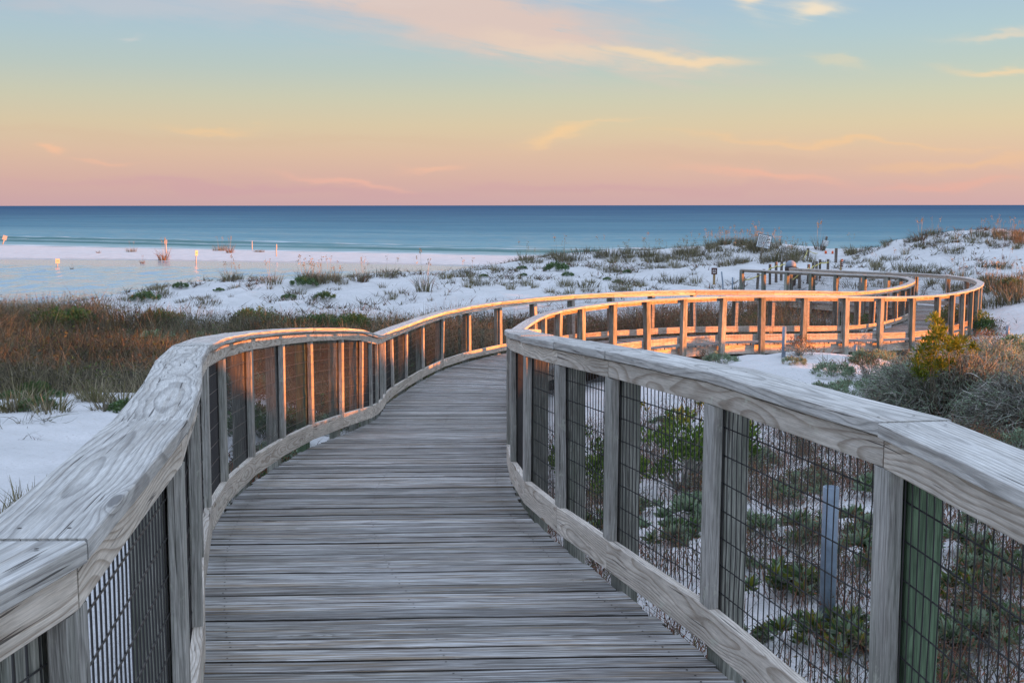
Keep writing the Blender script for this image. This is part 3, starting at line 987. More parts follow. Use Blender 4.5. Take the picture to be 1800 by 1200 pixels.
TAN = [(.29, .25, .165), (.225, .19, .12), (.35, .305, .20), (.18, .155, .105)]
BROWN = [(.115, .10, .075), (.14, .122, .088), (.09, .078, .062), (.17, .15, .105)]
OLIVE = [(.12, .115, .05), (.16, .145, .06), (.10, .10, .045)]
REDD = [(.21, .085, .05), (.26, .12, .07), (.16, .07, .05)]
GREEN = [(.085, .15, .05), (.115, .19, .06), (.065, .12, .05), (.15, .21, .07)]
GREY_G = [(.25, .325, .215), (.30, .37, .25), (.20, .275, .17)]
YGREEN = [(.20, .21, .03), (.26, .24, .03), (.13, .17, .03), (.34, .27, .03)]
TWIG = [(.28, .265, .24), (.16, .15, .135), (.40, .385, .34), (.24, .265, .21)]

# dense brown grass of the swale ------------------------------------------------
N = 260000
gxs = rng.uniform(-31, 11, N); gys = 15.5 + (41 - 15.5) * rng.uniform(0, 1, N) ** 1.25
keep = (rng.uniform(0, 1, N) < swale(gxs, gys) * (.35 + .65 * (fbm(gxs * .9, gys * .9, 51) > .38))) & (np.abs(gxs) < gys * .56 + 2)
gxs, gys = gxs[keep], gys[keep]
keep = path_dist(gxs, gys) > 1.12
gxs, gys = gxs[keep], gys[keep]
n = len(gxs)
clump = fbm(gxs * .55, gys * .55, 61); big = fbm(gxs * .18, gys * .18, 67)
hh = (.30 + .75 * clump) * (.6 + .8 * big) * rng.uniform(.6, 1.25, n) * (.95 + .45 * sstep(-9, -14, gxs))
kind = fbm(gxs * .45, gys * .45, 71) + rng.normal(0, .12, n) + .16 * (gys < 19.5)
cols = np.where((kind > .56)[:, None], pick(TAN, n), np.where((kind > .42)[:, None], pick(BROWN, n), np.where((kind > .33)[:, None], pick(OLIVE, n), pick(BROWN, n) * .6)))
cols *= np.where(fbm(gxs * 1.4, gys * 1.0, 77, 3) > .5, 1.1, .72)[:, None]
base_ = np.stack([gxs, gys, ground(gxs, gys) - .03], 1)
wd = np.clip(gys * .00055, .007, .022) * rng.uniform(.6, 1.3, n)
_k = rng.integers(0, n, 60000)
_lp = base_[_k] + np.stack([rng.normal(0, .12, 60000), rng.normal(0, .12, 60000), hh[_k] * rng.uniform(.1, .85, 60000)], 1)
_grn = (fbm(_lp[:, 0] * .5, _lp[:, 1] * .5, 131) > .60)[:, None]
_clut = leaves(_lp, rng.uniform(.04, .10, 60000), np.where(_grn, pick(GREEN + OLIVE, 60000), pick(BROWN + OLIVE, 60000, .3) * .8), .2, .4)
o_ = veg("brown_grass", [blades(base_, hh, wd, rng.uniform(0, 6.28, n), rng.uniform(0, .55, n), rng.uniform(0, .9, n), cols, 2), _clut], M_GRASS)
tag(o_, kind='stuff')
tag(o_, "tall dry brown grass filling the low ground beyond the left railing", "grass")


# sparse plants over the dune sand (litter, runners, dead stems) -----------------
N = 150000
qx = rng.uniform(-30, 42, N); qy = rng.uniform(8, 74, N)
dens = np.clip((fbm(qx * .35, qy * .35, 81) - .47) * 5, 0, 1) * np.clip((fbm(qx * 1.3, qy * 1.3, 83) - .38) * 4, 0, 1)
dens = dens * np.where(qy < 40, np.where(qx < 0, np.where(qy > 11.5, .8, .12), .75), 1.0)
keep = (rng.uniform(0, 1, N) < dens * .85) & (np.abs(qx) < qy * .56 + 1.5)
qx, qy = qx[keep], qy[keep]
g = ground(qx, qy)
keep = (g > SEA + .5) & (path_dist(qx, qy) > 1.1)
qx, qy, g = qx[keep], qy[keep], g[keep]
# small tussocks: several blades from one root
rep_ = np.repeat(np.arange(len(qx)), np.where(rng.uniform(0, 1, len(qx)) < .16, 9, 1))
jx = np.where(rep_[:, None] >= 0, rng.normal(0, .06, (len(rep_), 2)), 0)
qx, qy, g = qx[rep_] + jx[:, 0], qy[rep_] + jx[:, 1], g[rep_]
n = len(qx)
cols = pick(BROWN + REDD + OLIVE + BROWN + TAN[:1], n, .3) * .8
sc_ = np.clip(.35 + qy / 60, .3, 1.1)
o_ = veg("sparse_dune_plants", [blades(np.stack([qx, qy, g - .01], 1), rng.uniform(.05, .30, n) * sc_, np.clip(qy * .0006, .006, .03), rng.uniform(0, 6.28, n), rng.uniform(.2, 1.6, n), rng.uniform(0, .8, n), cols, 2)], M_GRASS)
tag(o_, "thin scatter of dead stems and runners over the white dune sand", "dune plants", kind='stuff')

# red-brown dead weeds beside the right railing ----------------------------------
N = 60000
qx = rng.uniform(.2, 6.2, N); qy = rng.uniform(3.6, 15.5, N)
d_ = np.clip((fbm(qx * 1.5, qy * 1.1, 91) - .42) * 7, 0, 1) * (.35 + .65 * sstep(13.5, 10.5, qy))
keep = (rng.uniform(0, 1, N) < d_ * .75) & (path_dist(qx, qy) > 1.12) & (qx < qy * .5 + .5)
qx, qy = qx[keep], qy[keep]
n = len(qx)
base_ = np.stack([qx, qy, ground(qx, qy) - .01], 1)
p1 = blades(base_, rng.uniform(.10, .38, n), np.full(n, .006), rng.uniform(0, 6.28, n), rng.uniform(.1, 1.1, n), rng.uniform(-.2, .6, n), pick(REDD + BROWN, n), 3)
k4 = rng.integers(0, n, n * 2)
lc = base_[k4] + np.stack([rng.normal(0, .05, n * 2), rng.normal(0, .05, n * 2), rng.uniform(.04, .26, n * 2)], 1)
p2 = leaves(lc, rng.uniform(.012, .03, n * 2), pick(REDD + BROWN + OLIVE, n * 2, .3), .2)
o_ = veg("dead_weeds", [p1, p2], M_GRASS)
tag(o_, "tangle of red-brown dead weeds on the sand behind the right railing", "weeds", kind='stuff')


# grass tufts ---------------------------------------------------------------------
def tuft_mesh(name, n, r, h, pal, stalks=0, spread=.5):
    rr = r * np.sqrt(rng.uniform(0, 1, n)); a = rng.uniform(0, 6.28, n)
    b_ = np.stack([rr * np.cos(a), rr * np.sin(a), np.full(n, -.03)], 1)
    parts = [blades(b_, h * rng.uniform(.5, 1.15, n), rng.uniform(.012, .026, n), a + rng.normal(0, .6, n), rng.uniform(.05, spread, n) * (rr / r), rng.uniform(0, .7, n), pick(pal, n), 3)]
    if stalks:
        a = rng.uniform(0, 6.28, stalks); rr = r * rng.uniform(0, .9, stalks)
        b_ = np.stack([rr * np.cos(a), rr * np.sin(a), np.zeros(stalks)], 1)
        hs = h * rng.uniform(1.3, 2.1, stalks)
        parts.append(blades(b_, hs, np.full(stalks, .013), a, rng.uniform(0, .16, stalks), rng.uniform(0, .15, stalks), pick(TAN, stalks), 3))
        # seed heads
        k = 9
        top = np.repeat(b_ + np.stack([np.cos(a) * hs * .12, np.sin(a) * hs * .12, hs * .9], 1), k, 0)
        top += np.stack([rng.normal(0, .02, len(top)), rng.normal(0, .02, len(top)), rng.uniform(-.12, .06, len(top))], 1)
        parts.append(leaves(top, rng.uniform(.04, .09, len(top)), pick(TAN, len(top)), -.5))
    V, Q, Cc = merge(parts)
    me = np_mesh(name, V, [Q], {'col': np.clip(Cc, 0, 1)})
    me.materials.append(M_GRASS)
    return me


TUFT = [tuft_mesh("tuft", 70, .22, .42, TAN + OLIVE), tuft_mesh("tuft", 110, .42, .46, TAN + BROWN + OLIVE, 2), tuft_mesh("tuft", 80, .28, .55, TAN + OLIVE + BROWN, 4),
        tuft_mesh("tuft", 120, .50, .34, BROWN + OLIVE), tuft_mesh("tuft", 70, .20, .50, REDD + TAN[:2] + BROWN, 3), tuft_mesh("tuft", 36, .16, .30, BROWN + TAN)]


def place_tuft(x, y, k, sc, label, group):
    o = bpy.data.objects.new("grass_tuft", TUFT[k])
    C.objects.link(o)
    o.location = (x, y, float(ground(x, y)[0]) - .02)
    o.rotation_euler = (rng.uniform(-.1, .1), rng.uniform(-.1, .1), rng.uniform(0, 6.28))
    o.scale = (sc * rng.uniform(.85, 1.25), sc * rng.uniform(.85, 1.25), sc * rng.uniform(.8, 1.2))
    tag(o, label, "grass tuft", group)


ZT = [  # zone: px range, py range, count, kinds, scale, label
    ((150, 700), (486, 500), 20, (1, 2, 2, 4), 1.0, "tawny grass tuft along the lagoon edge of the white sand left of the dunes"),
    ((200, 760), (500, 536), 24, (0, 3, 5, 3, 5, 0), .85, "low grass tuft on white sand between the lagoon and the brown grass"),
    ((835, 1240), (444, 462), 36, (1, 1, 2, 3, 0), 1.15, "grass tuft along the crest of the middle dune, against the sea"),
    ((720, 1240), (462, 520), 46, (0, 3, 5, 0, 1), .9, "grass tuft on the white slope of the middle dune behind the railings"),
    ((1235, 1445), (424, 440), 24, (2, 4, 2, 1), 1.0, "tall sunlit grass tuft on the dune around the white notice board"),
    ((1235, 1440), (440, 470), 24, (1, 0, 3, 2), 1.1, "grass tuft on the shaded slope below the white notice board"),
    ((1520, 1800), (406, 440), 36, (1, 3, 0, 1, 4), .8, "grass tuft along the top of the high dune at the right"),
    ((1480, 1800), (440, 530), 50, (0, 3, 1, 5, 3), .95, "grass tuft on the white slope of the high dune at the right"),
    ((1735, 1800), (500, 550), 12, (1, 3, 1), 1.2, "yellowish grass tuft right of the far bend of the boardwalk"),
    ((0, 240), (690, 724), 16, (5, 0, 5), .7, "thin grass tuft at the edge of the bare sand left of the railing"),
    ((0, 60), (890, 935), 4, (5, 0), .45, "wispy grass tuft on the sand beside the near left handrail"),
]
for (xr, yr, cnt, ks, sc, lab) in ZT:
    for i in range(cnt):
        for _ in range(14):
            px, py = rng.uniform(*xr), rng.uniform(*yr)
            h_ = hit(px, py, 5.0)
            if h_[2] > SEA + .45 and h_[1] < 84 and path_dist(h_[0], h_[1])[0] > 1.5 and fbm(np.array([h_[0] * .5]), np.array([h_[1] * .35]), 99)[0] > rng.uniform(.25, .62):
                place_tuft(h_[0], h_[1], int(rng.choice(ks)), sc * rng.uniform(.7, 1.25), lab, lab.replace("grass tuft", "grass tufts"))
                break
for (px, py, k, sc, lab) in [
        (1722, 418, 1, .9, "largest dark grass clump on the crest of the right dune"), (1757, 416, 4, .8, "upright orange lit grass clump at the right end of the dune crest"),
        (1441, 440, 4, 1.7, "bright orange grass clump at the right end of the dune, above the leaning white sign"), (1282, 428, 4, 1.1, "small orange grass clump left of the white notice board"),
        (1316, 431, 1, 1.0, "dark brown grass clump just left of the white notice board"), (1618, 424, 4, 1.5, "orange grass clump on the left shoulder of the right dune"),
        (745, 512, 2, 1.5, "tall dark grass clump in front of the middle dune, by the brown grass")]:
    h_ = hit(px, py, 20); place_tuft(h_[0], h_[1], k, sc, lab, None)


# leafy shrubs ---------------------------------------------------------------------
def shrub(name, label, cat, r, h, nc, nl, size, pal, up=.5, aspect=.5, twigs=40, dome=True, group=None, clr=.42, floor=.15):
    root = empty(name)
    tag(root, label, cat, group)
    a = rng.uniform(0, 6.28, nc); rr = r * np.sqrt(rng.uniform(0, 1, nc))
    zt = h * (np.sqrt(np.clip(1 - (rr / r) ** 2 * .85, .05, 1)) if dome else rng.uniform(.4, 1, nc)) * rng.uniform(floor + .35, 1, nc)
    cc = np.stack([rr * np.cos(a), rr * np.sin(a), zt], 1)
    idx = rng.integers(0, nc, nl)
    d = rng.normal(size=(nl, 3)); d /= np.linalg.norm(d, axis=1)[:, None]
    rad = clr * min(r, h) * .62 * rng.uniform(.15, 1, nl)[:, None] ** .6
    P = cc[idx] + d * rad
    P[:, 2] = np.abs(P[:, 2]) + .01
    tone = rng.uniform(.65, 1.3, nc)[idx][:, None]
    col = pick(pal, nl, .22) * tone
    out = P / np.linalg.norm(P, axis=1)[:, None]
    veg("foliage", [leaves(P, size * rng.uniform(.6, 1.3, nl), col, up, aspect, out)], M_LEAF, root)
    if twigs:
        k = rng.integers(0, nc, twigs)
        V, Q = [], []
        e = cc[k] * rng.uniform(.75, 1.05, (twigs, 1)); s0_ = np.stack([rng.normal(0, .06 * r, twigs), rng.normal(0, .06 * r, twigs), np.full(twigs, -.03)], 1)
        V, Q, Cc = ribbon(s0_, e, .10 * r, .009 * (1 + h), pick(TWIG, twigs))
        veg("stem", [(V, Q, Cc)], M_TWIG, root)
    return root


def ribbon(a, b_, wob, w, col, seg=4):
    n = len(a)
    off = rng.normal(0, wob, (n, 3)); ax = b_ - a
    pr = np.cross(ax, rng.normal(size=(n, 3))); pr /= np.linalg.norm(pr, axis=1)[:, None]
    V = []
    for f in np.linspace(0, 1, seg + 1):
        c_ = a + ax * f + off * (4 * f * (1 - f)) + np.array((0, 0, 1)) * (np.linalg.norm(ax, axis=1) * .12 * math.sin(f * 3.14))[:, None]
        ww = (w * (1 - .7 * f)) * .5
        V += [c_ - pr * ww, c_ + pr * ww]
    V = np.stack(V, 1).reshape(-1, 3); k = np.arange(n) * (2 * (seg + 1))
    Q = np.concatenate([np.stack([k + 2 * i, k + 2 * i + 1, k + 2 * i + 3, k + 2 * i + 2], 1) for i in range(seg)])
    return V, Q, np.repeat(col, 2 * (seg + 1), axis=0)


PROTO = {}


def proto(kind):
    if kind not in PROTO:
        PROTO[kind] = {
            'mound': lambda: shrub("mound_shrub", "x", "shrub", .5, .34, 46, 2600, .055, GREEN + GREY_G[:1], .6, .5, 20),
            'dark': lambda: shrub("leafy_shrub", "x", "shrub", .8, .85, 40, 3400, .075, GREEN, .4, .5, 40),
            'blue': lambda: shrub("leafy_shrub", "x", "shrub", .7, .6, 34, 2200, .075, GREY_G + GREEN[:1], .4, .5, 40),
            'greymound': lambda: shrub("mound_shrub", "x", "shrub", .45, .30, 40, 2400, .05, GREY_G + GREY_G + [(.2, .15, .11)], .5, .4, 40),
            'open': lambda: shrub("leafy_shrub", "x", "shrub", .46, .78, 34, 1700, .052, [(.13, .21, .035), (.09, .16, .03), (.18, .25, .05), (.07, .12, .03)], .7, .42, 60, False, clr=.30),
            'rosette': lambda: rosette(.25, .26, 9, GREEN + YGREEN[:1] + GREY_G[:2]),
            'greyrosette': lambda: rosette(.24, .22, 12, GREY_G + GREY_G + GREEN[:2]),
            'dry': lambda: shrub("dry_shrub", "x", "shrub", .35, .38, 26, 700, .035, BROWN + REDD + OLIVE, .5, .4, 110),
        }[kind]()
        return PROTO[kind], True
    return PROTO[kind], False


def rosette(r, h, nr, pal):
    root = empty("leafy_plant")
    parts = []
    for i in range(nr):
        a = rng.uniform(0, 6.28); rr = r * math.sqrt(rng.uniform(0, 1))
        c_ = np.array((rr * math.cos(a), rr * math.sin(a), h * rng.uniform(.25, .85) * (1 - .45 * rr / r)))
        m = 34
        th = rng.uniform(0, 6.28, m); el = rng.uniform(.15, 1.4, m)
        d = np.stack([np.cos(th) * np.cos(el), np.sin(th) * np.cos(el), np.sin(el)], 1)
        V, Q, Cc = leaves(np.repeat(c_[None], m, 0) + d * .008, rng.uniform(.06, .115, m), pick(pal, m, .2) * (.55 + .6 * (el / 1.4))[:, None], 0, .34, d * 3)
        parts.append((V, Q, Cc))
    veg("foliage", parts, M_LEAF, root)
    st = np.stack([rng.normal(0, r * .4, 30), rng.normal(0, r * .4, 30), np.full(30, -.02)], 1)
    V, Q, Cc = ribbon(st, st * 1.5 + np.array((0, 0, h * .6)), .01, .008, pick(REDD + TWIG, 30))
    veg("stem", [(V, Q, Cc)], M_TWIG, root)
    return root


def plant(kind, px, py, sc, label, group=None, cat="shrub", y0=4.5):
    h_ = hit(px, py, y0)
    src, first = proto(kind)
    o = src if first else copy_tree(src, (0, 0, 0), 0)
    o.location = (h_[0], h_[1], h_[2] - .02)
    o.rotation_euler = (0, 0, rng.uniform(0, 6.28))
    o.scale = (sc * rng.uniform(.9, 1.1), sc * rng.uniform(.9, 1.1), sc * rng.uniform(.9, 1.1))
    for k in ('label', 'category', 'group'):
        if k in o:
            del o[k]
    tag(o, label, cat, group)
    return o


G1 = "green shrubs in the brown grass"
for (kind, px, py, sc, lab) in [
        ('dark', 112, 572, 1.5, "largest dark green shrub in the brown grass at far left"), ('dark', 40, 560, .9, "small dark green shrub left of the largest one in the brown grass"),
        ('dark', 78, 566, .9, "dark shrub half buried in grass between two green shrubs at the left edge"), ('dark', 288, 558, 1.0, "olive green shrub behind the brown grass above the near left handrail bend"),
        ('dark', 450, 558, 1.2, "bright dark-green shrub in the brown grass above the handrail hump"), ('dark', 482, 562, .8, "low green shrub just right of the bright dark-green one"),
        ('blue', 275, 598, 1.1, "bluish green shrub in the middle of the brown grass"), ('blue', 355, 580, .6, "small bluish shrub poking from the brown grass above the handrail"),
        ('blue', 505, 566, .9, "pale bluish shrub in the grass above the handrail hump, left of the dip"), ('dark', 560, 565, 1.0, "dark green shrub in the brown grass just left of the handrail dip"),
        ('dark', 615, 566, .9, "dark green shrub in the brown grass above the handrail dip"), ('dark', 1335, 560, .9, "dark shrub under the brown grass seen through the far wire mesh"),
        ('dark', 1510, 566, .9, "dark green shrub seen through the mesh beside the inner bend")]:
    plant(kind, px, py + 24, sc * .78, lab, G1, y0=15)
G2 = "round green mounds on the sand"
for (kind, px, py, sc, lab) in [
        ('mound', 66, 720, .62, "grey-green mound plant at the edge of bare sand, biggest at left"), ('mound', 20, 700, .5, "small green mound at the left edge below the brown grass"),
        ('mound', 222, 722, .55, "green mound plant on the sand against the near left handrail"), ('dark', 62, 696, .35, "bright green sprig below the brown grass, above the sand"),
        ('mound', 95, 697, .4, "small bluish green mound below the brown grass left of the handrail"),
        ('mound', 255, 530, 1.5, "rounded green mound on the white strip by the lagoon, far left"), ('mound', 318, 508, .9, "dark spiky mound at the tip of the white sand by the lagoon"),
        ('mound', 385, 512, .6, "tiny green mound on white sand below the red grass crest"), ('mound', 535, 505, 1.5, "dark green mound on the lagoon edge of the white sand"),
        ('mound', 508, 525, .8, "small dark green mound on white sand above the brown grass"), ('mound', 570, 526, 1.0, "flat green mound on the white sand above the handrail dip"),
        ('mound', 978, 477, 1.6, "largest dark green mound on the middle dune slope"), ('mound', 917, 474, .8, "flat green mound left of the largest one on the middle dune"),
        ('mound', 998, 486, .9, "green mound just below and right of the largest on the middle dune"), ('mound', 850, 487, .6, "tiny green mound at the left of the middle dune slope"),
        ('mound', 920, 485, .5, "tiny green mound in the middle of the dune slope"), ('mound', 1102, 481, .6, "small green mound on the dune slope left of the brown sign"),
        ('mound', 1067, 493, .6, "small dark mound just above the far railing, middle dune"), ('mound', 1085, 497, .6, "dark green mound nearest the far handrail on the middle dune"),
        ('mound', 1775, 505, 1.2, "green mound on the sand at the right edge beyond the far bend")]:
    plant(kind, px, py, sc * .72, lab, G2, "mound plant", y0=8)
G3 = "leafy plants behind the right railing"
for (kind, px, py, sc, lab) in [
        ('open', 1205, 862, 1.15, "bright green leafy shrub seen through the mesh, tallest behind the right railing"), ('open', 1235, 850, .95, "right half of the bright green shrub thicket behind the right railing"),
        ('open', 1052, 885, .95, "bright green leafy shrub behind the third mesh panel, near the corner post"), ('open', 1030, 872, .7, "small leafy shrub tucked behind the corner posts of the right railing"),
        ('rosette', 1445, 1140, 1.0, "glossy green rosette plant at the foot of the grey pipe"), ('rosette', 1390, 1125, .7, "small green rosette plant left of the grey pipe's foot"),
        ('rosette', 1515, 1160, .7, "green rosette plant right of the grey pipe, low behind the mesh"),
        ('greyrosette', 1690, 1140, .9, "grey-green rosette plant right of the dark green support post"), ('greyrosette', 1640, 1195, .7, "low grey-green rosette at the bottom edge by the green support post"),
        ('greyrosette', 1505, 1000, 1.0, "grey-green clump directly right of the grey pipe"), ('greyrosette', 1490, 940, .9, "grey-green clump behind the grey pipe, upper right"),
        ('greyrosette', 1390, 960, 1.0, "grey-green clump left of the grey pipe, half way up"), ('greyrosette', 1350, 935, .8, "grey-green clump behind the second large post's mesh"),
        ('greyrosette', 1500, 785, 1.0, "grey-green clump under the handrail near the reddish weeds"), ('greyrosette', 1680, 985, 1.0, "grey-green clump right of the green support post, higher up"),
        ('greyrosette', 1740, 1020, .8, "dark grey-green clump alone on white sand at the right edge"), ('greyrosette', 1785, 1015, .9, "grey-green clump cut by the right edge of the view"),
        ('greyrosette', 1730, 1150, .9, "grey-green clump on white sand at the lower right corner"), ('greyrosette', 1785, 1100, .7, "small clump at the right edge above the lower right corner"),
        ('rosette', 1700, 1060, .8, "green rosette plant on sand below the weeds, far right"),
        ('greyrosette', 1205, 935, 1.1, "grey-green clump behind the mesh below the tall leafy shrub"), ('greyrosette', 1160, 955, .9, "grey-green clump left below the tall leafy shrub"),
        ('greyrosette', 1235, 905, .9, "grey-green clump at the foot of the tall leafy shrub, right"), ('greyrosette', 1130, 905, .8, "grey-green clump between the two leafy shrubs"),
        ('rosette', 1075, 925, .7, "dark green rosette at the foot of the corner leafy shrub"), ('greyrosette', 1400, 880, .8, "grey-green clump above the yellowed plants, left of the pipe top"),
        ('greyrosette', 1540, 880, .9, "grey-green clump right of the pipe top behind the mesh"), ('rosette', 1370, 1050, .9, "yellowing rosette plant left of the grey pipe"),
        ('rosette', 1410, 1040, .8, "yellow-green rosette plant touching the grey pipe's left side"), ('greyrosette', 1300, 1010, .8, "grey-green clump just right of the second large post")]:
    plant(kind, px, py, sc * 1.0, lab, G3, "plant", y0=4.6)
GN = "low grey-green plants on the sand behind the right railing"
for i in range(34):
    for _ in range(20):
        x_, y_ = rng.uniform(.8, 5.6), rng.uniform(4.4, 15.5)
        if path_dist(x_, y_)[0] > 1.35 and x_ < y_ * .5 + .3:
            break
    src, first = proto(['greyrosette', 'dry', 'rosette', 'dry', 'greymound'][i % 5])
    o = src if first else copy_tree(src, (0, 0, 0), 0)
    o.location = (x_, y_, float(ground(x_, y_)[0]) - .02); o.rotation_euler = (0, 0, rng.uniform(0, 6.28)); o.scale = (float(rng.uniform(.4, .85)),) * 3
    for k in ('label', 'category', 'group'):
        if k in o:
            del o[k]
    tag(o, "low plant among the many on the sand and weeds behind the right railing", "plant", GN)
for (x_, y_, kd, sc, lab) in [(-1.75, 3.3, 'dry', .9, "dark dry shrub behind the first left mesh panel"), (-1.75, 4.4, 'greyrosette', .7, "grey-green plant behind the near left mesh, by the second post"),
                              (-1.5, 2.6, 'dry', .8, "dark dry shrub below the near left handrail joint")]:
    src, first = proto(kd)
    o = src if first else copy_tree(src, (0, 0, 0), 0)
    o.location = (x_, y_, float(ground(x_, y_)[0]) - .02); o.scale = (sc, sc, sc)
    for k in ('label', 'category', 'group'):
        if k in o:
            del o[k]
    tag(o, lab, "plant", "plants outside the near left railing")
GL = "low plants on the sand seen through the left railing mesh"
for i in range(26):
    for _ in range(30):
        x_, y_ = rng.uniform(-4.4, -1.9), rng.uniform(9.0, 17.0)
        if path_dist(x_, y_)[0] > 1.3 and x_ > -.255 * y_:
            break
    src, first = proto(['dry', 'greymound', 'dry', 'mound', 'dry'][i % 5])
    o = src if first else copy_tree(src, (0, 0, 0), 0)
    o.location = (x_, y_, float(ground(x_, y_)[0]) - .02); o.rotation_euler = (0, 0, rng.uniform(0, 6.28)); o.scale = (float(rng.uniform(.5, 1.1)),) * 3
    for k in ('label', 'category', 'group'):
        if k in o:
            del o[k]
    tag(o, "low plant among the many on the sand seen through the left railing mesh", "plant", GL)
G4 = "shrubs around the white sand mound"
for (kind, px, py, sc, lab) in [
        ('greymound', 1462, 662, .72, "grey-green mound plant in the middle of the white sand mound"), ('greymound', 1460, 694, .65, "low mound plant at the foot of the white sand mound"),
        ('greymound', 1500, 694, .7, "grey mound plant between the white mound and the big grey bush"), ('dry', 1404, 626, .95, "yellowish dry shrub on top of the white mound by the slim grey pipe"),
        ('greymound', 1266, 640, .65, "pale grey mound plant at the foot of the tall sunlit post"), ('greymound', 1395, 640, .45, "flat plant just below the top of the white mound"),
        ('greymound', 1540, 644, .95, "grey-green shrub between the railing posts and the big grey bush"), ('dry', 1525, 668, .9, "brown dry shrub on the right shoulder of the white mound"),
        ('dry', 1320, 622, 1.0, "dry brown shrub under the bend of the boardwalk, left of the slim pipe"), ('dry', 1240, 640, .8, "dry brown shrub in the shade under the sunlit posts"),
        ('dark', 1690, 590, .9, "dark green shrub at the foot of the outermost posts of the bend"), ('blue', 1790, 640, .75, "bluish round shrub at the right edge above the grey bush"),
        ('dry', 1730, 612, 1.2, "brown dry shrub right of the bend, beside the short grey pipe"), ('dry', 1760, 626, 1.2, "brown dry shrub at the right edge behind the grey bush"),
        ('dry', 1745, 590, 1.2, "reddish dry shrub on the sand behind the short grey pipe"), ('dry', 1160, 640, .7, "dry shrub in the shade behind the corner of the right railing")]:
    plant(kind, px, py, sc, lab, G4, y0=9)


# big grey twiggy bushes -------------------------------------------------------------
def twig_bush(name, label, loc, r, h, n, pal, group):
    root = empty(name, loc)
    tag(root, label, "bush", group)
    a = rng.uniform(0, 6.28, n); rr = r * np.sqrt(rng.uniform(0, 1, n))
    lump = .72 + .5 * fbm(np.cos(a) * 1.7 + rr * 1.3 + 9, np.sin(a) * 1.7 + 3, 12)
    top = np.stack([rr * np.cos(a), rr * np.sin(a), h * np.sqrt(np.clip(1 - (rr / r) ** 2 * .9, .02, 1)) * rng.uniform(.35, 1.0, n) ** .6 * lump], 1)
    st = top * rng.uniform(.35, .8, (n, 1)) + rng.normal(0, .05, (n, 3)); st[:, 2] = np.abs(st[:, 2])
    top += rng.normal(0, .05, (n, 3))
    V, Q, Cc = ribbon(st, top, .05, rng.uniform(.007, .017, n)[:, None], pick(pal, n, .4))
    # hanging lichen-grey sprays
    m = n
    k = rng.integers(0, n, m)
    e = top[k] + np.stack([rng.normal(0, .05, m), rng.normal(0, .05, m), rng.uniform(-.16, .05, m)], 1)
    V2, Q2, C2 = ribbon(top[k] * .97, e, .02, rng.uniform(.005, .011, m)[:, None], pick(GREY_G + TWIG + TWIG, m, .3))
    veg("branch", [(V, Q, Cc), (V2, Q2, C2)], M_TWIG, root)
    m = int(n * .7)
    k = rng.integers(0, n, m)
    P = top[k] + rng.normal(0, .035, (m, 3)); P[:, 2] = np.abs(P[:, 2])
    out = P / (np.linalg.norm(P, axis=1)[:, None] + 1e-6)
    veg("foliage", [leaves(P, rng.uniform(.025, .055, m), pick(GREY_G + [(.17, .18, .15), (.12, .13, .10)], m, .3), .3, .22, out)], M_LEAF, root)
    return root


gb = "grey twiggy bushes beyond the right railing"
b0 = at(1680, 765, 13.8); zb = float(ground(b0[0], b0[1])[0])
twig_bush("twiggy_bush", "large grey-green twiggy bush beyond the right handrail, leafless looking", (b0[0], b0[1], zb - .03), 1.2, 1.18, 6500, TWIG + GREY_G[:1] + BROWN[:2], gb)
b1 = at(1860, 790, 12.2); zb = float(ground(b1[0], b1[1])[0])
twig_bush("twiggy_bush", "grey twiggy bush cut by the right edge, lower than its neighbour", (b1[0], b1[1], zb - .03), 1.15, .95, 5200, TWIG + BROWN[:2], gb)
b2 = at(1600, 720, 15.4); zb = float(ground(b2[0], b2[1])[0])
twig_bush("twiggy_bush", "smaller grey bush at the left shoulder of the large twiggy bush", (b2[0], b2[1], zb - .03), .62, .85, 3500, TWIG + GREY_G, gb)
b3 = at(1740, 690, 17.0); zb = float(ground(b3[0], b3[1])[0])
twig_bush("twiggy_bush", "pale grey bush behind the large twiggy bush, towards the right", (b3[0], b3[1], zb - .03), .95, .95, 4500, TWIG + GREY_G, gb)

# yellow-green needle bush
root = empty("needle_bush"); yb = at(1652, 730, 13.1); zb = float(ground(yb[0], yb[1])[0])
root.location = (yb[0], yb[1], zb)
tag(root, "yellow-green needle-leaved bush rising out of the grey twiggy bush", "bush")
parts, st, en = [], [], []
for (px, py, rr) in [(1643, 587, 10), (1652, 597, 10), (1634, 600, 9), (1662, 604, 11), (1625, 612, 11), (1645, 615, 12), (1676, 606, 10), (1693, 604, 10), (1668, 620, 11), (1684, 616, 9),
                     (1656, 584, 6), (1641, 563, 8), (1650, 571, 6), (1618, 625, 12), (1635, 630, 13), (1612, 640, 10), (1630, 645, 10), (1650, 640, 8), (1672, 642, 8), (1615, 655, 9), (1636, 655, 9), (1620, 664, 8), (1655, 648, 8), (1678, 612, 8), (1710, 613, 6)]:
    q = np.array(at(px, py, 13.1 + rng.uniform(-.35, .35))) - np.array(root.location)
    r_ = rr * 1.35 * 13.1 / FPX
    m = 110
    d = rng.normal(size=(m, 3)); d[:, 2] += .8; d /= np.linalg.norm(d, axis=1)[:, None]
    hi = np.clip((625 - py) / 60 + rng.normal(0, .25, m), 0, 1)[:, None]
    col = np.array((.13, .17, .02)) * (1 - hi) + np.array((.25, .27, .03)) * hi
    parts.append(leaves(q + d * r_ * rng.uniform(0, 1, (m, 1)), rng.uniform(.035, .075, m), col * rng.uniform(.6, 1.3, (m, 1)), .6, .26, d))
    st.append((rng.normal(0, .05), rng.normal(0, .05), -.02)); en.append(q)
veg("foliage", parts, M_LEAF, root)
V, Q, Cc = ribbon(np.array(st), np.array(en), .06, .014, pick(BROWN, len(st)))
veg("stem", [(V, Q, Cc)], M_TWIG, root)

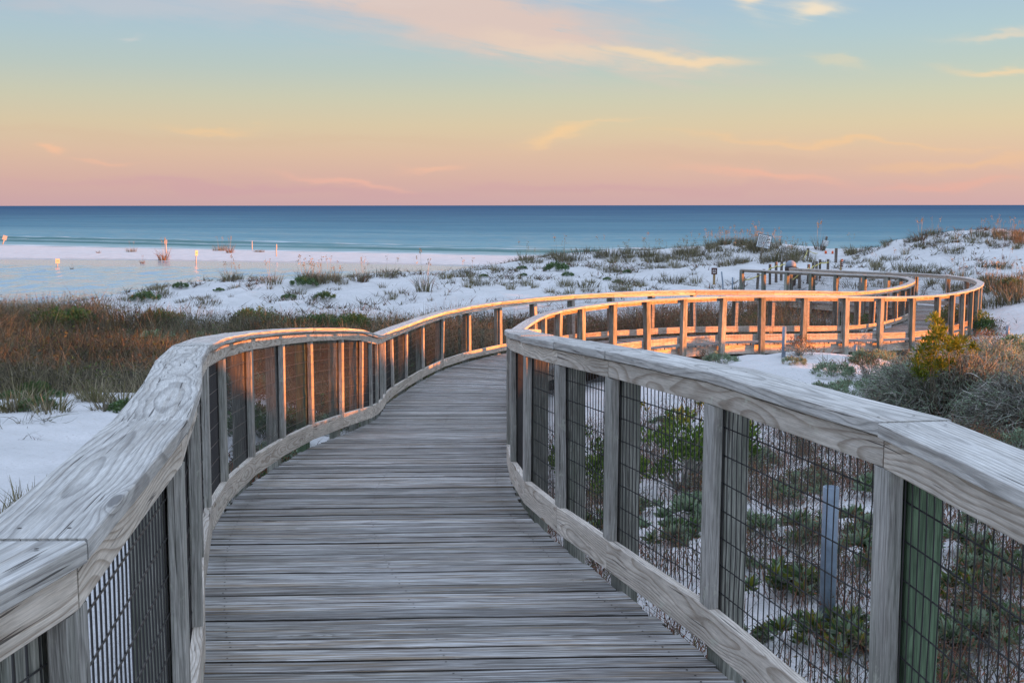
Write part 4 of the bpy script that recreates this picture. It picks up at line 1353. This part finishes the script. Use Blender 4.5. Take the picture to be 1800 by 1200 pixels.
# dead stalk and driftwood-like twigs
h_ = hit(1757, 760, 9); tw = empty("dead_stalk", (h_[0] - .1, 12.0, -.95)); tag(tw, "single reddish dead flower stalk standing in the grey bush", "dead stalk")
V, Q, Cc = ribbon(np.array([(0, 0, 0), (0, 0, .62), (0, 0, .70), (0, 0, .5)]), np.array([(.01, 0, .78), (-.05, 0, .72), (.05, .02, .77), (-.06, .01, .60)]), .006, .014, pick(REDD, 4))
veg("stem", [(V, Q, Cc)], M_TWIG, tw)
for (px, py, lab) in [(60, 742, "tangle of bare dark twigs lying on the white sand below the grass"), (1420, 1000, "bare pale branching twigs on the sand left of the grey pipe"), (1290, 960, "bare twigs on the sand behind the second mesh panel")]:
    h_ = hit(px, py, 4.6)
    n = 34
    st = rng.normal(0, .12, (n, 3)); st[:, 2] = .02
    en = st + rng.normal(0, .22, (n, 3)); en[:, 2] = np.abs(en[:, 2]) * .5 + .01
    V, Q, Cc = ribbon(st, en, .05, .009, pick(TWIG + BROWN, n))
    tw = veg("fallen_twigs", [(V, Q, Cc)], M_TWIG); tw.location = tuple(h_)
    tag(tw, lab, "twigs")


# ------------------------------------------------------------------ street furniture
def flat_mat(name, col, rough=.6, var=.15, sc=14.0):
    m, t, b, o = new_mat(name)
    pos = t.n('ShaderNodeTexCoord').outputs['Object']
    nn = t.noise(pos, sc, 4, .6)
    k = t.ramp(nn, [(.3, 1 - var), (.7, 1 + var * .6)])
    t.set(b.inputs['Base Color'], t.mix(1.0, tuple(col) + (1,), k, 'MULTIPLY'))
    b.inputs['Roughness'].default_value = rough
    return m


M_PVC = flat_mat("grey_pipe_plastic", (.20, .25, .31), .45, .35, 9)
M_BROWN = flat_mat("brown_sign_paint", (.085, .026, .022), .5)
M_WHITE = flat_mat("white_sign_paint", (.40, .40, .41), .5)
M_BOARD = flat_mat("pale_board_paint", (.74, .77, .78), .5, .08)
M_INK = flat_mat("dark_lettering", (.05, .06, .07), .6)
M_PALE = flat_mat("pale_lettering", (.72, .70, .68), .6)
M_YPOST = flat_mat("yellowed_sign_post", (.36, .24, .11), .8, .3)
M_ROPE = flat_mat("yellow_rope", (.58, .50, .16), .8, .2)
M_ORANGE = flat_mat("orange_plastic", (.75, .12, .03), .5)
M_BIN = flat_mat("brown_bin_plastic", (.055, .035, .028), .6)
M_BAG = flat_mat("tan_bag", (.30, .22, .08), .7)
M_LID = flat_mat("grey_lid", (.20, .24, .30), .5)


def tube(name, pts, r, mat, parent=None, n=12, hollow=0.0, caps=True):
    """round bar along pts (local coordinates); hollow = wall thickness for an open pipe end"""
    v, f4, fn = [], [], []
    pts = [np.array(p, float) for p in pts]
    rings_ = []
    rr = [r] * len(pts) if np.isscalar(r) else list(r)
    seq = list(zip(pts, rr))
    if hollow:
        seq += [(pts[-1], rr[-1] - hollow), (pts[-1] - (pts[-1] - pts[-2]) * .3, rr[-1] - hollow)]
    for i, (p, q) in enumerate(seq):
        a = seq[max(0, min(i - 1, len(pts) - 2))][0]; c_ = seq[min(i + 1, len(pts) - 1)][0]
        ax = c_ - a; ax = ax / (np.linalg.norm(ax) + 1e-9) if np.linalg.norm(ax) > 1e-9 else Z3
        if hollow and i >= len(pts):
            ax = pts[-1] - pts[-2]; ax /= np.linalg.norm(ax)
        e1 = np.cross(ax, (1, .1, .05) if abs(ax[0]) < .8 else (0, 1, 0)); e1 /= np.linalg.norm(e1); e2 = np.cross(ax, e1)
        for k in range(n):
            t_ = k / n * 2 * math.pi
            v.append(p + e1 * math.cos(t_) * q + e2 * math.sin(t_) * q)
    m = len(seq)
    for i in range(m - 1):
        for k in range(n):
            f4.append((i * n + k, i * n + (k + 1) % n, (i + 1) * n + (k + 1) % n, (i + 1) * n + k))
    fn.append(list(range(n))[::-1])
    fn.append([(m - 1) * n + k for k in range(n)])
    me = np_mesh(name, np.array(v), [np.array(f4), np.array(fn)])
    me.polygons.foreach_set('use_smooth', np.array([len(p.vertices) == 4 for p in me.polygons]))
    return link(name, me, parent, mat)


def panel_mesh(w, h, d, ch=.006):
    x, y, z = w / 2, d / 2, h / 2
    o = [(-x + ch, -z), (x - ch, -z), (x, -z + ch), (x, z - ch), (x - ch, z), (-x + ch, z), (-x, z - ch), (-x, -z + ch)]
    v = [(a, -y, c_) for a, c_ in o] + [(a, y, c_) for a, c_ in o]
    f4 = [(i, i + 8, (i + 1) % 8 + 8, (i + 1) % 8) for i in range(8)]
    return np.array(v), [np.array(f4), np.array([list(range(8)), [15 - i for i in range(8)]])]


def quads_mesh(rects, y):
    v, f = [], []
    for (x0, z0, x1, z1) in rects:
        k = len(v)
        v += [(x0, y, z0), (x1, y, z0), (x1, y, z1), (x0, y, z1)]
        f.append((k, k + 1, k + 2, k + 3))
    return np.array(v), [np.array(f)]


def sign(name, label, base, post_h, pw, ph, rz=0.0, tilt=0.0, pm=None, panel_m=None, ink=None, rows=(), frame=None, group=None, cat="sign", post_r=.035, square=True, ext=0.0):
    """post with a panel on its front; rows = list of (z fraction, [(x0,x1),...]) strokes of lettering"""
    root = empty(name, tuple(base), rz)
    root.rotation_euler = (0, tilt, rz)
    tag(root, label, cat, group)
    if square:
        wb = WB(); wb.timber([np.array((0, post_r + .012, z)) for z in np.linspace(-.3, post_h - ph * .12 + ext, 4)], [np.array((1, 0, 0.))] * 4, [np.array((0, 1., 0))] * 4, post_r, post_r, .006, jit=.001)
        wb.build("post", pm, root)
    else:
        tube("post", [(0, post_r + .012, -.3), (0, post_r + .012, post_h - ph * .12 + ext)], post_r, pm, root)
    if pw:
        v, f = panel_mesh(pw, ph, .02); v[:, 2] += post_h - ph / 2
        pan = link("panel", np_mesh("panel", v, f), root, panel_m)
        rects = []
        for (zf, segs) in rows:
            zc = post_h - ph * zf; hh_ = ph * (.028 if len(rows) > 5 else .05)
            for (a, b_) in segs:
                rects.append((pw * (a - .5), zc - hh_, pw * (b_ - .5), zc + hh_))
        if rects:
            v, f = quads_mesh(rects, -.0135); link("lettering", np_mesh("lettering", v, f), pan, ink)
        if frame:
            t_ = .03; x, z0, z1 = pw / 2, post_h - ph, post_h
            v, f = quads_mesh([(-x, z0, x, z0 + t_), (-x, z1 - t_, x, z1), (-x, z0 + t_, -x + t_, z1 - t_), (x - t_, z0 + t_, x, z1 - t_)], -.0128)
            link("border", np_mesh("border", v, f), pan, frame)
    return root


def words(n, seed, a=.1, b_=.9):
    r_ = random.Random(seed); x = a; out = []
    while x < b_ - .04:
        w_ = r_.uniform(.05, .14); e = min(b_, x + w_)
        out.append((x, e)); x = e + .035
    return out


def on_plane(px, py, z):
    r = ray(px, py)
    y = (z - CAM_H) / r[2] * r[1]
    return np.array([r[0] / r[1] * y, y, z])


def G(px, py, y0=20):
    return hit(px, py, y0)


# big white notice board, leaning
b_ = G(1336, 457, 40)
k = b_[1] / FPX
sign("notice_board", "large white notice board with dark text, leaning right on a dark post on the dune", b_, 44 * k, 24.5 * k, 23.5 * k, rz=R(-14), tilt=R(11), pm=M_STAKE, panel_m=M_BOARD, ink=M_INK,
     rows=[(.14 + .085 * i, words(6, i, .1, .9 if i % 3 else .75)) for i in range(10)], frame=M_INK, cat="notice board", post_r=.045)
b_ = G(1255, 502, 40); k = b_[1] / FPX
r3 = [(.27, [(.24, .46), (.56, .76)]), (.51, [(.16, .48), (.56, .86)]), (.75, [(.24, .78)])]
sign("brown_sign", "small brown sign with three lines of pale lettering on a yellowed post", b_, 30 * k, 10 * k, 11.5 * k, rz=R(-8), pm=M_YPOST, panel_m=M_BROWN, ink=M_PALE, rows=r3, group="small brown signs", post_r=2 * k)
b_ = G(1479, 490, 40); k = b_[1] / FPX
sign("brown_sign", "narrow brown sign seen edge on beside the path, in front of the right dune", b_, 34 * k, 9 * k, 13 * k, rz=R(52), pm=M_YPOST, panel_m=M_BROWN, ink=M_PALE, rows=r3, group="small brown signs", post_r=1.3 * k)

# beach signs far left, standing by the lagoon
gs = "signs along the beach by the lagoon"
for (px, pb, pt, w_, h_, rz, tilt, lit_, lab) in [
        (4, 428, 411, 7, 8, 20, 20, 0, "white sign leaning right at the far left edge by the sea"),
        (101, 468, 448, 7.5, 8, 42, 2, 1, "sunlit pinkish sign standing in the shallow lagoon"),
        (292, 446, 421, 5, 7, 10, 0, 0, "slim white sign on a thin pole above the red grass clump"),
        (345, 463, 437, 5.5, 9, 50, 3, 1, "bright sunlit sign at the lagoon edge, tallest of the beach signs"),
        (487, 452, 429, 2.5, 8, 75, -2, 1, "narrow sunlit sign seen edge on, right of the grass clumps")]:
    b_ = on_plane(px, pb, SEA + (.0 if pb > 460 else .06)); k = b_[1] / FPX
    b_[2] = min(b_[2], max(float(ground(b_[0], b_[1])[0]), SEA - .3))
    sign("beach_sign", lab, b_, (pb - pt) * k, w_ * k, h_ * k, rz=R(rz), tilt=R(tilt), pm=M_WHITE, panel_m=M_WHITE, ink=M_BROWN, rows=[(.5, [(.2, .8)])] if lit_ else (), group=gs, post_r=1.0 * k, square=False)
b_ = on_plane(443, 438, SEA + .05); k = b_[1] / FPX
tube("marker_pole", [b_ - Z3 * .4, b_ + np.array((.02, 0, 15 * k))], .06, tag and M_WHITE)
tag(bpy.data.objects["marker_pole"], "thin bare pole on the sand bar between the two grass clumps and sunlit sign", "pole")
for (px, py, kk, sc, lab) in [(287, 456, 4, 2.4, "red-brown grass clump standing in the lagoon edge, biggest on the beach"), (385, 441, 1, 1.8, "olive grass clump on the sand bar, at the sea side"),
                              (404, 446, 4, 2.0, "reddish grass clump right of the olive one on the sand bar"), (230, 444, 1, 1.3, "small grass clump on the sand bar left of the red clump"),
                              (250, 461, 4, .9, "tiny red grass clump in the shallow lagoon near the red clump"), (455, 444, 3, 1.2, "faint low grass clump on the sand bar before the sunlit narrow sign"),
                              (173, 446, 5, 1.3, "faintest small grass clump on the sand bar at left"), (126, 471, 4, .6, "tiny reddish sprig poking out of the lagoon beside the pinkish sign")]:
    b_ = on_plane(px, py, SEA + .05)
    o = bpy.data.objects.new("grass_tuft", TUFT[kk]); C.objects.link(o)
    o.location = (b_[0], b_[1], max(float(ground(b_[0], b_[1])[0]), SEA - .05) - .03); o.scale = (sc, sc, sc); tag(o, lab, "grass tuft", "grass clumps on the beach")


# grey plastic stake pipes
def pipe(px, pb, pt, w_, lab, y=None, lean=0.0):
    b_ = np.array(at(px, pb, y)) if y else G(px, pb, 9)
    k = b_[1] / FPX; hgt = (pb - pt) * k
    root = tube("grey_pipe", [(0, 0, -.3), (lean * hgt * .5, 0, hgt * .5), (lean * hgt, 0, hgt)], w_ * k / 2, M_PVC, None, 16, hollow=w_ * k * .08)
    root.location = tuple(b_)
    tag(root, lab, "pipe", "grey plastic pipes standing in the sand")


pipe(1452, 1112, 840, 29, "thick grey plastic pipe standing behind the near right mesh", 5.9)
pipe(1377, 628, 574, 7, "slim grey pipe at the top of the white mound before the sunlit posts")
pipe(1770, 598, 573, 6, "short grey pipe among brush right of the outermost bend", 27)
pipe(1503, 622, 606, 6, "stub of grey pipe under the bend, left of the grey bush", 21)
pipe(1272, 513, 478, 2.6, "thin grey pipe leaning left, just right of the brown sign", None, -.13)
pipe(1287, 516, 490, 2.6, "short thin grey pipe between the brown sign and the first rope post")
pipe(1483, 486, 458, 3.4, "thin grey pipe directly behind the edge-on brown sign", 52)

# rope-and-post fence along the beach path
gp = "stakes of the rope fence"
LP = [(1306, 516, 488), (1331, 508, 481), (1342, 505, 474), (1353, 500, 465), (1364, 497, 461), (1373, 494, 459), (1382, 491, 458)]
RP = [(1391, 516, 488), (1405, 508, 476), (1420, 500, 465), (1428, 496, 462), (1435, 493, 460), (1441, 490, 457), (1455, 484, 456)]
LN = ["nearest the front of the left row, beside the boardwalk end post", "second in the left row, seen through the end railing", "third in the left row, seen through the end railing", "fourth in the left row, topped above the handrail",
      "fifth in the left row, rising above the handrail", "sixth in the left row, near the dark bin", "last of the left row, against the dark bin"]
RN = ["nearest in the right row, half hidden by the end railing", "second in the right row, seen between railing posts", "third in the right row, just above the handrail", "fourth in the right row, above the far handrail",
      "fifth in the right row, above the far handrail", "sixth in the right row", "last of the right row, beside the orange float"]


def stakes(L, names, side):
    tops = []
    for (px, pb, pt), nm in zip(L, names):
        b_ = G(px, pb, 42); k = b_[1] / FPX; hgt = (pb - pt) * k
        wb = WB()
        wb.timber([np.array((0, 0, z)) for z in (-.3, hgt * .5, hgt)], [np.array((1., 0, 0))] * 3, [np.array((0, 1., 0))] * 3, .045, .045, .008, jit=.004)
        o = wb.build("stake", M_STAKE); o.location = tuple(b_); o.rotation_euler = (R(rng.uniform(-2, 2)), R(rng.uniform(-3, 3)), rng.uniform(0, 1.5))
        tag(o, "weathered rope fence stake, " + nm, "stake", gp)
        tops.append(b_ + np.array((0, -.055, hgt * .82)))
    return tops


def rope(pts, lab, sag=.06):
    P = []
    for a, b_ in zip(pts[:-1], pts[1:]):
        L = np.linalg.norm(b_ - a)
        for f in np.linspace(0, 1, 9)[:-1]:
            P.append(a * (1 - f) + b_ * f - Z3 * sag * L * 4 * f * (1 - f) * .5)
    P.append(pts[-1])
    o = tube("rope", P, .022, M_ROPE, None, 6)
    tag(o, lab, "rope")


lt = stakes(LP, LN, 0); rt = stakes(RP, RN, 1)
e1 = np.array(at(1420, 440, 62)); e2 = np.array(at(1446, 444, 64))
rope(lt + [np.array(at(1397, 461, 56)), e1, e2], "yellow rope along the left row of stakes, rising to the dune grass", .10)
rope(rt, "yellow rope along the right row of stakes beside the beach path", .08)
for (px, pb, pt, y, lab) in [(1420, 452, 437, 62, "stake half hidden in dune grass where the yellow rope rises"), (1469, 462, 437, None, "tall dark post at the beach end of the path, right of the white sign")]:
    b_ = G(px, pb, 45) if y is None else np.array(at(px, pb, y)); k = b_[1] / FPX
    wb = WB(); wb.timber([np.array((0, 0, z)) for z in (-.5, (pb - pt) * k * .5, (pb - pt) * k)], [np.array((1., 0, 0))] * 3, [np.array((0, 1., 0))] * 3, .055, .055, .01, jit=.004)
    o = wb.build("stake", M_STAKE); o.location = tuple(b_); tag(o, lab, "stake", gp)
b_ = np.array(at(1447, 464, 64)); b_[2] = float(ground(b_[0], b_[1])[0]); k = b_[1] / FPX
sign("path_sign", "plain white sign leaning on a dark post at the beach end of the path", b_, 18 * k, 9.5 * k, 10 * k, rz=R(-5), tilt=R(12), pm=M_STAKE, panel_m=M_BOARD, post_r=.05, ext=.25)
for (px, py, r_, lab) in [(1451, 457, 2.2, "orange float hanging beside the leaning white sign"), (1463, 455, 2.0, "orange float at the foot of the tall dark post")]:
    y = 63; q = at(px, py, y); k = y / FPX
    prof = [(0, 0), (.7, .08), (1, .35), (1, .65), (.7, .92), (.25, 1.0), (.2, 1.15)]
    pts = [(0, 0, z * r_ * 2.4 * k) for _, z in prof]
    o = tube("float", pts, [max(.01, a * r_ * k) for a, _ in prof], M_ORANGE, None, 14)
    o.location = (q[0], q[1], max(q[2], float(ground(q[0], q[1])[0]))); tag(o, lab, "float", "orange floats by the path")

# litter bin beside the path
b_ = G(1389, 503, 44); k = b_[1] / FPX
root = empty("litter_bin", tuple(b_)); tag(root, "dark brown litter bin with a grey domed lid beside the rope stakes", "litter bin")
H_ = 33 * k
tube("body", [(0, 0, -.05), (0, 0, .03), (0, 0, H_ * .5), (0, 0, H_ * .93), (0, 0, H_)], [.19, .21, .225, .235, .245], M_BIN, root, 20)
tube("lid", [(0, 0, H_ + .002), (0, 0, H_ + .10), (0, 0, H_ + .19), (0, 0, H_ + .25), (0, 0, H_ + .27)], [.22, .215, .17, .09, .02], M_LID, root, 20)
tube("bag", [(.27, -.03, H_ * .35), (.29, -.03, H_ * .55), (.28, -.03, H_ * .8), (.26, -.03, H_ * .97)], [.03, .11, .12, .03], M_BAG, root, 12)
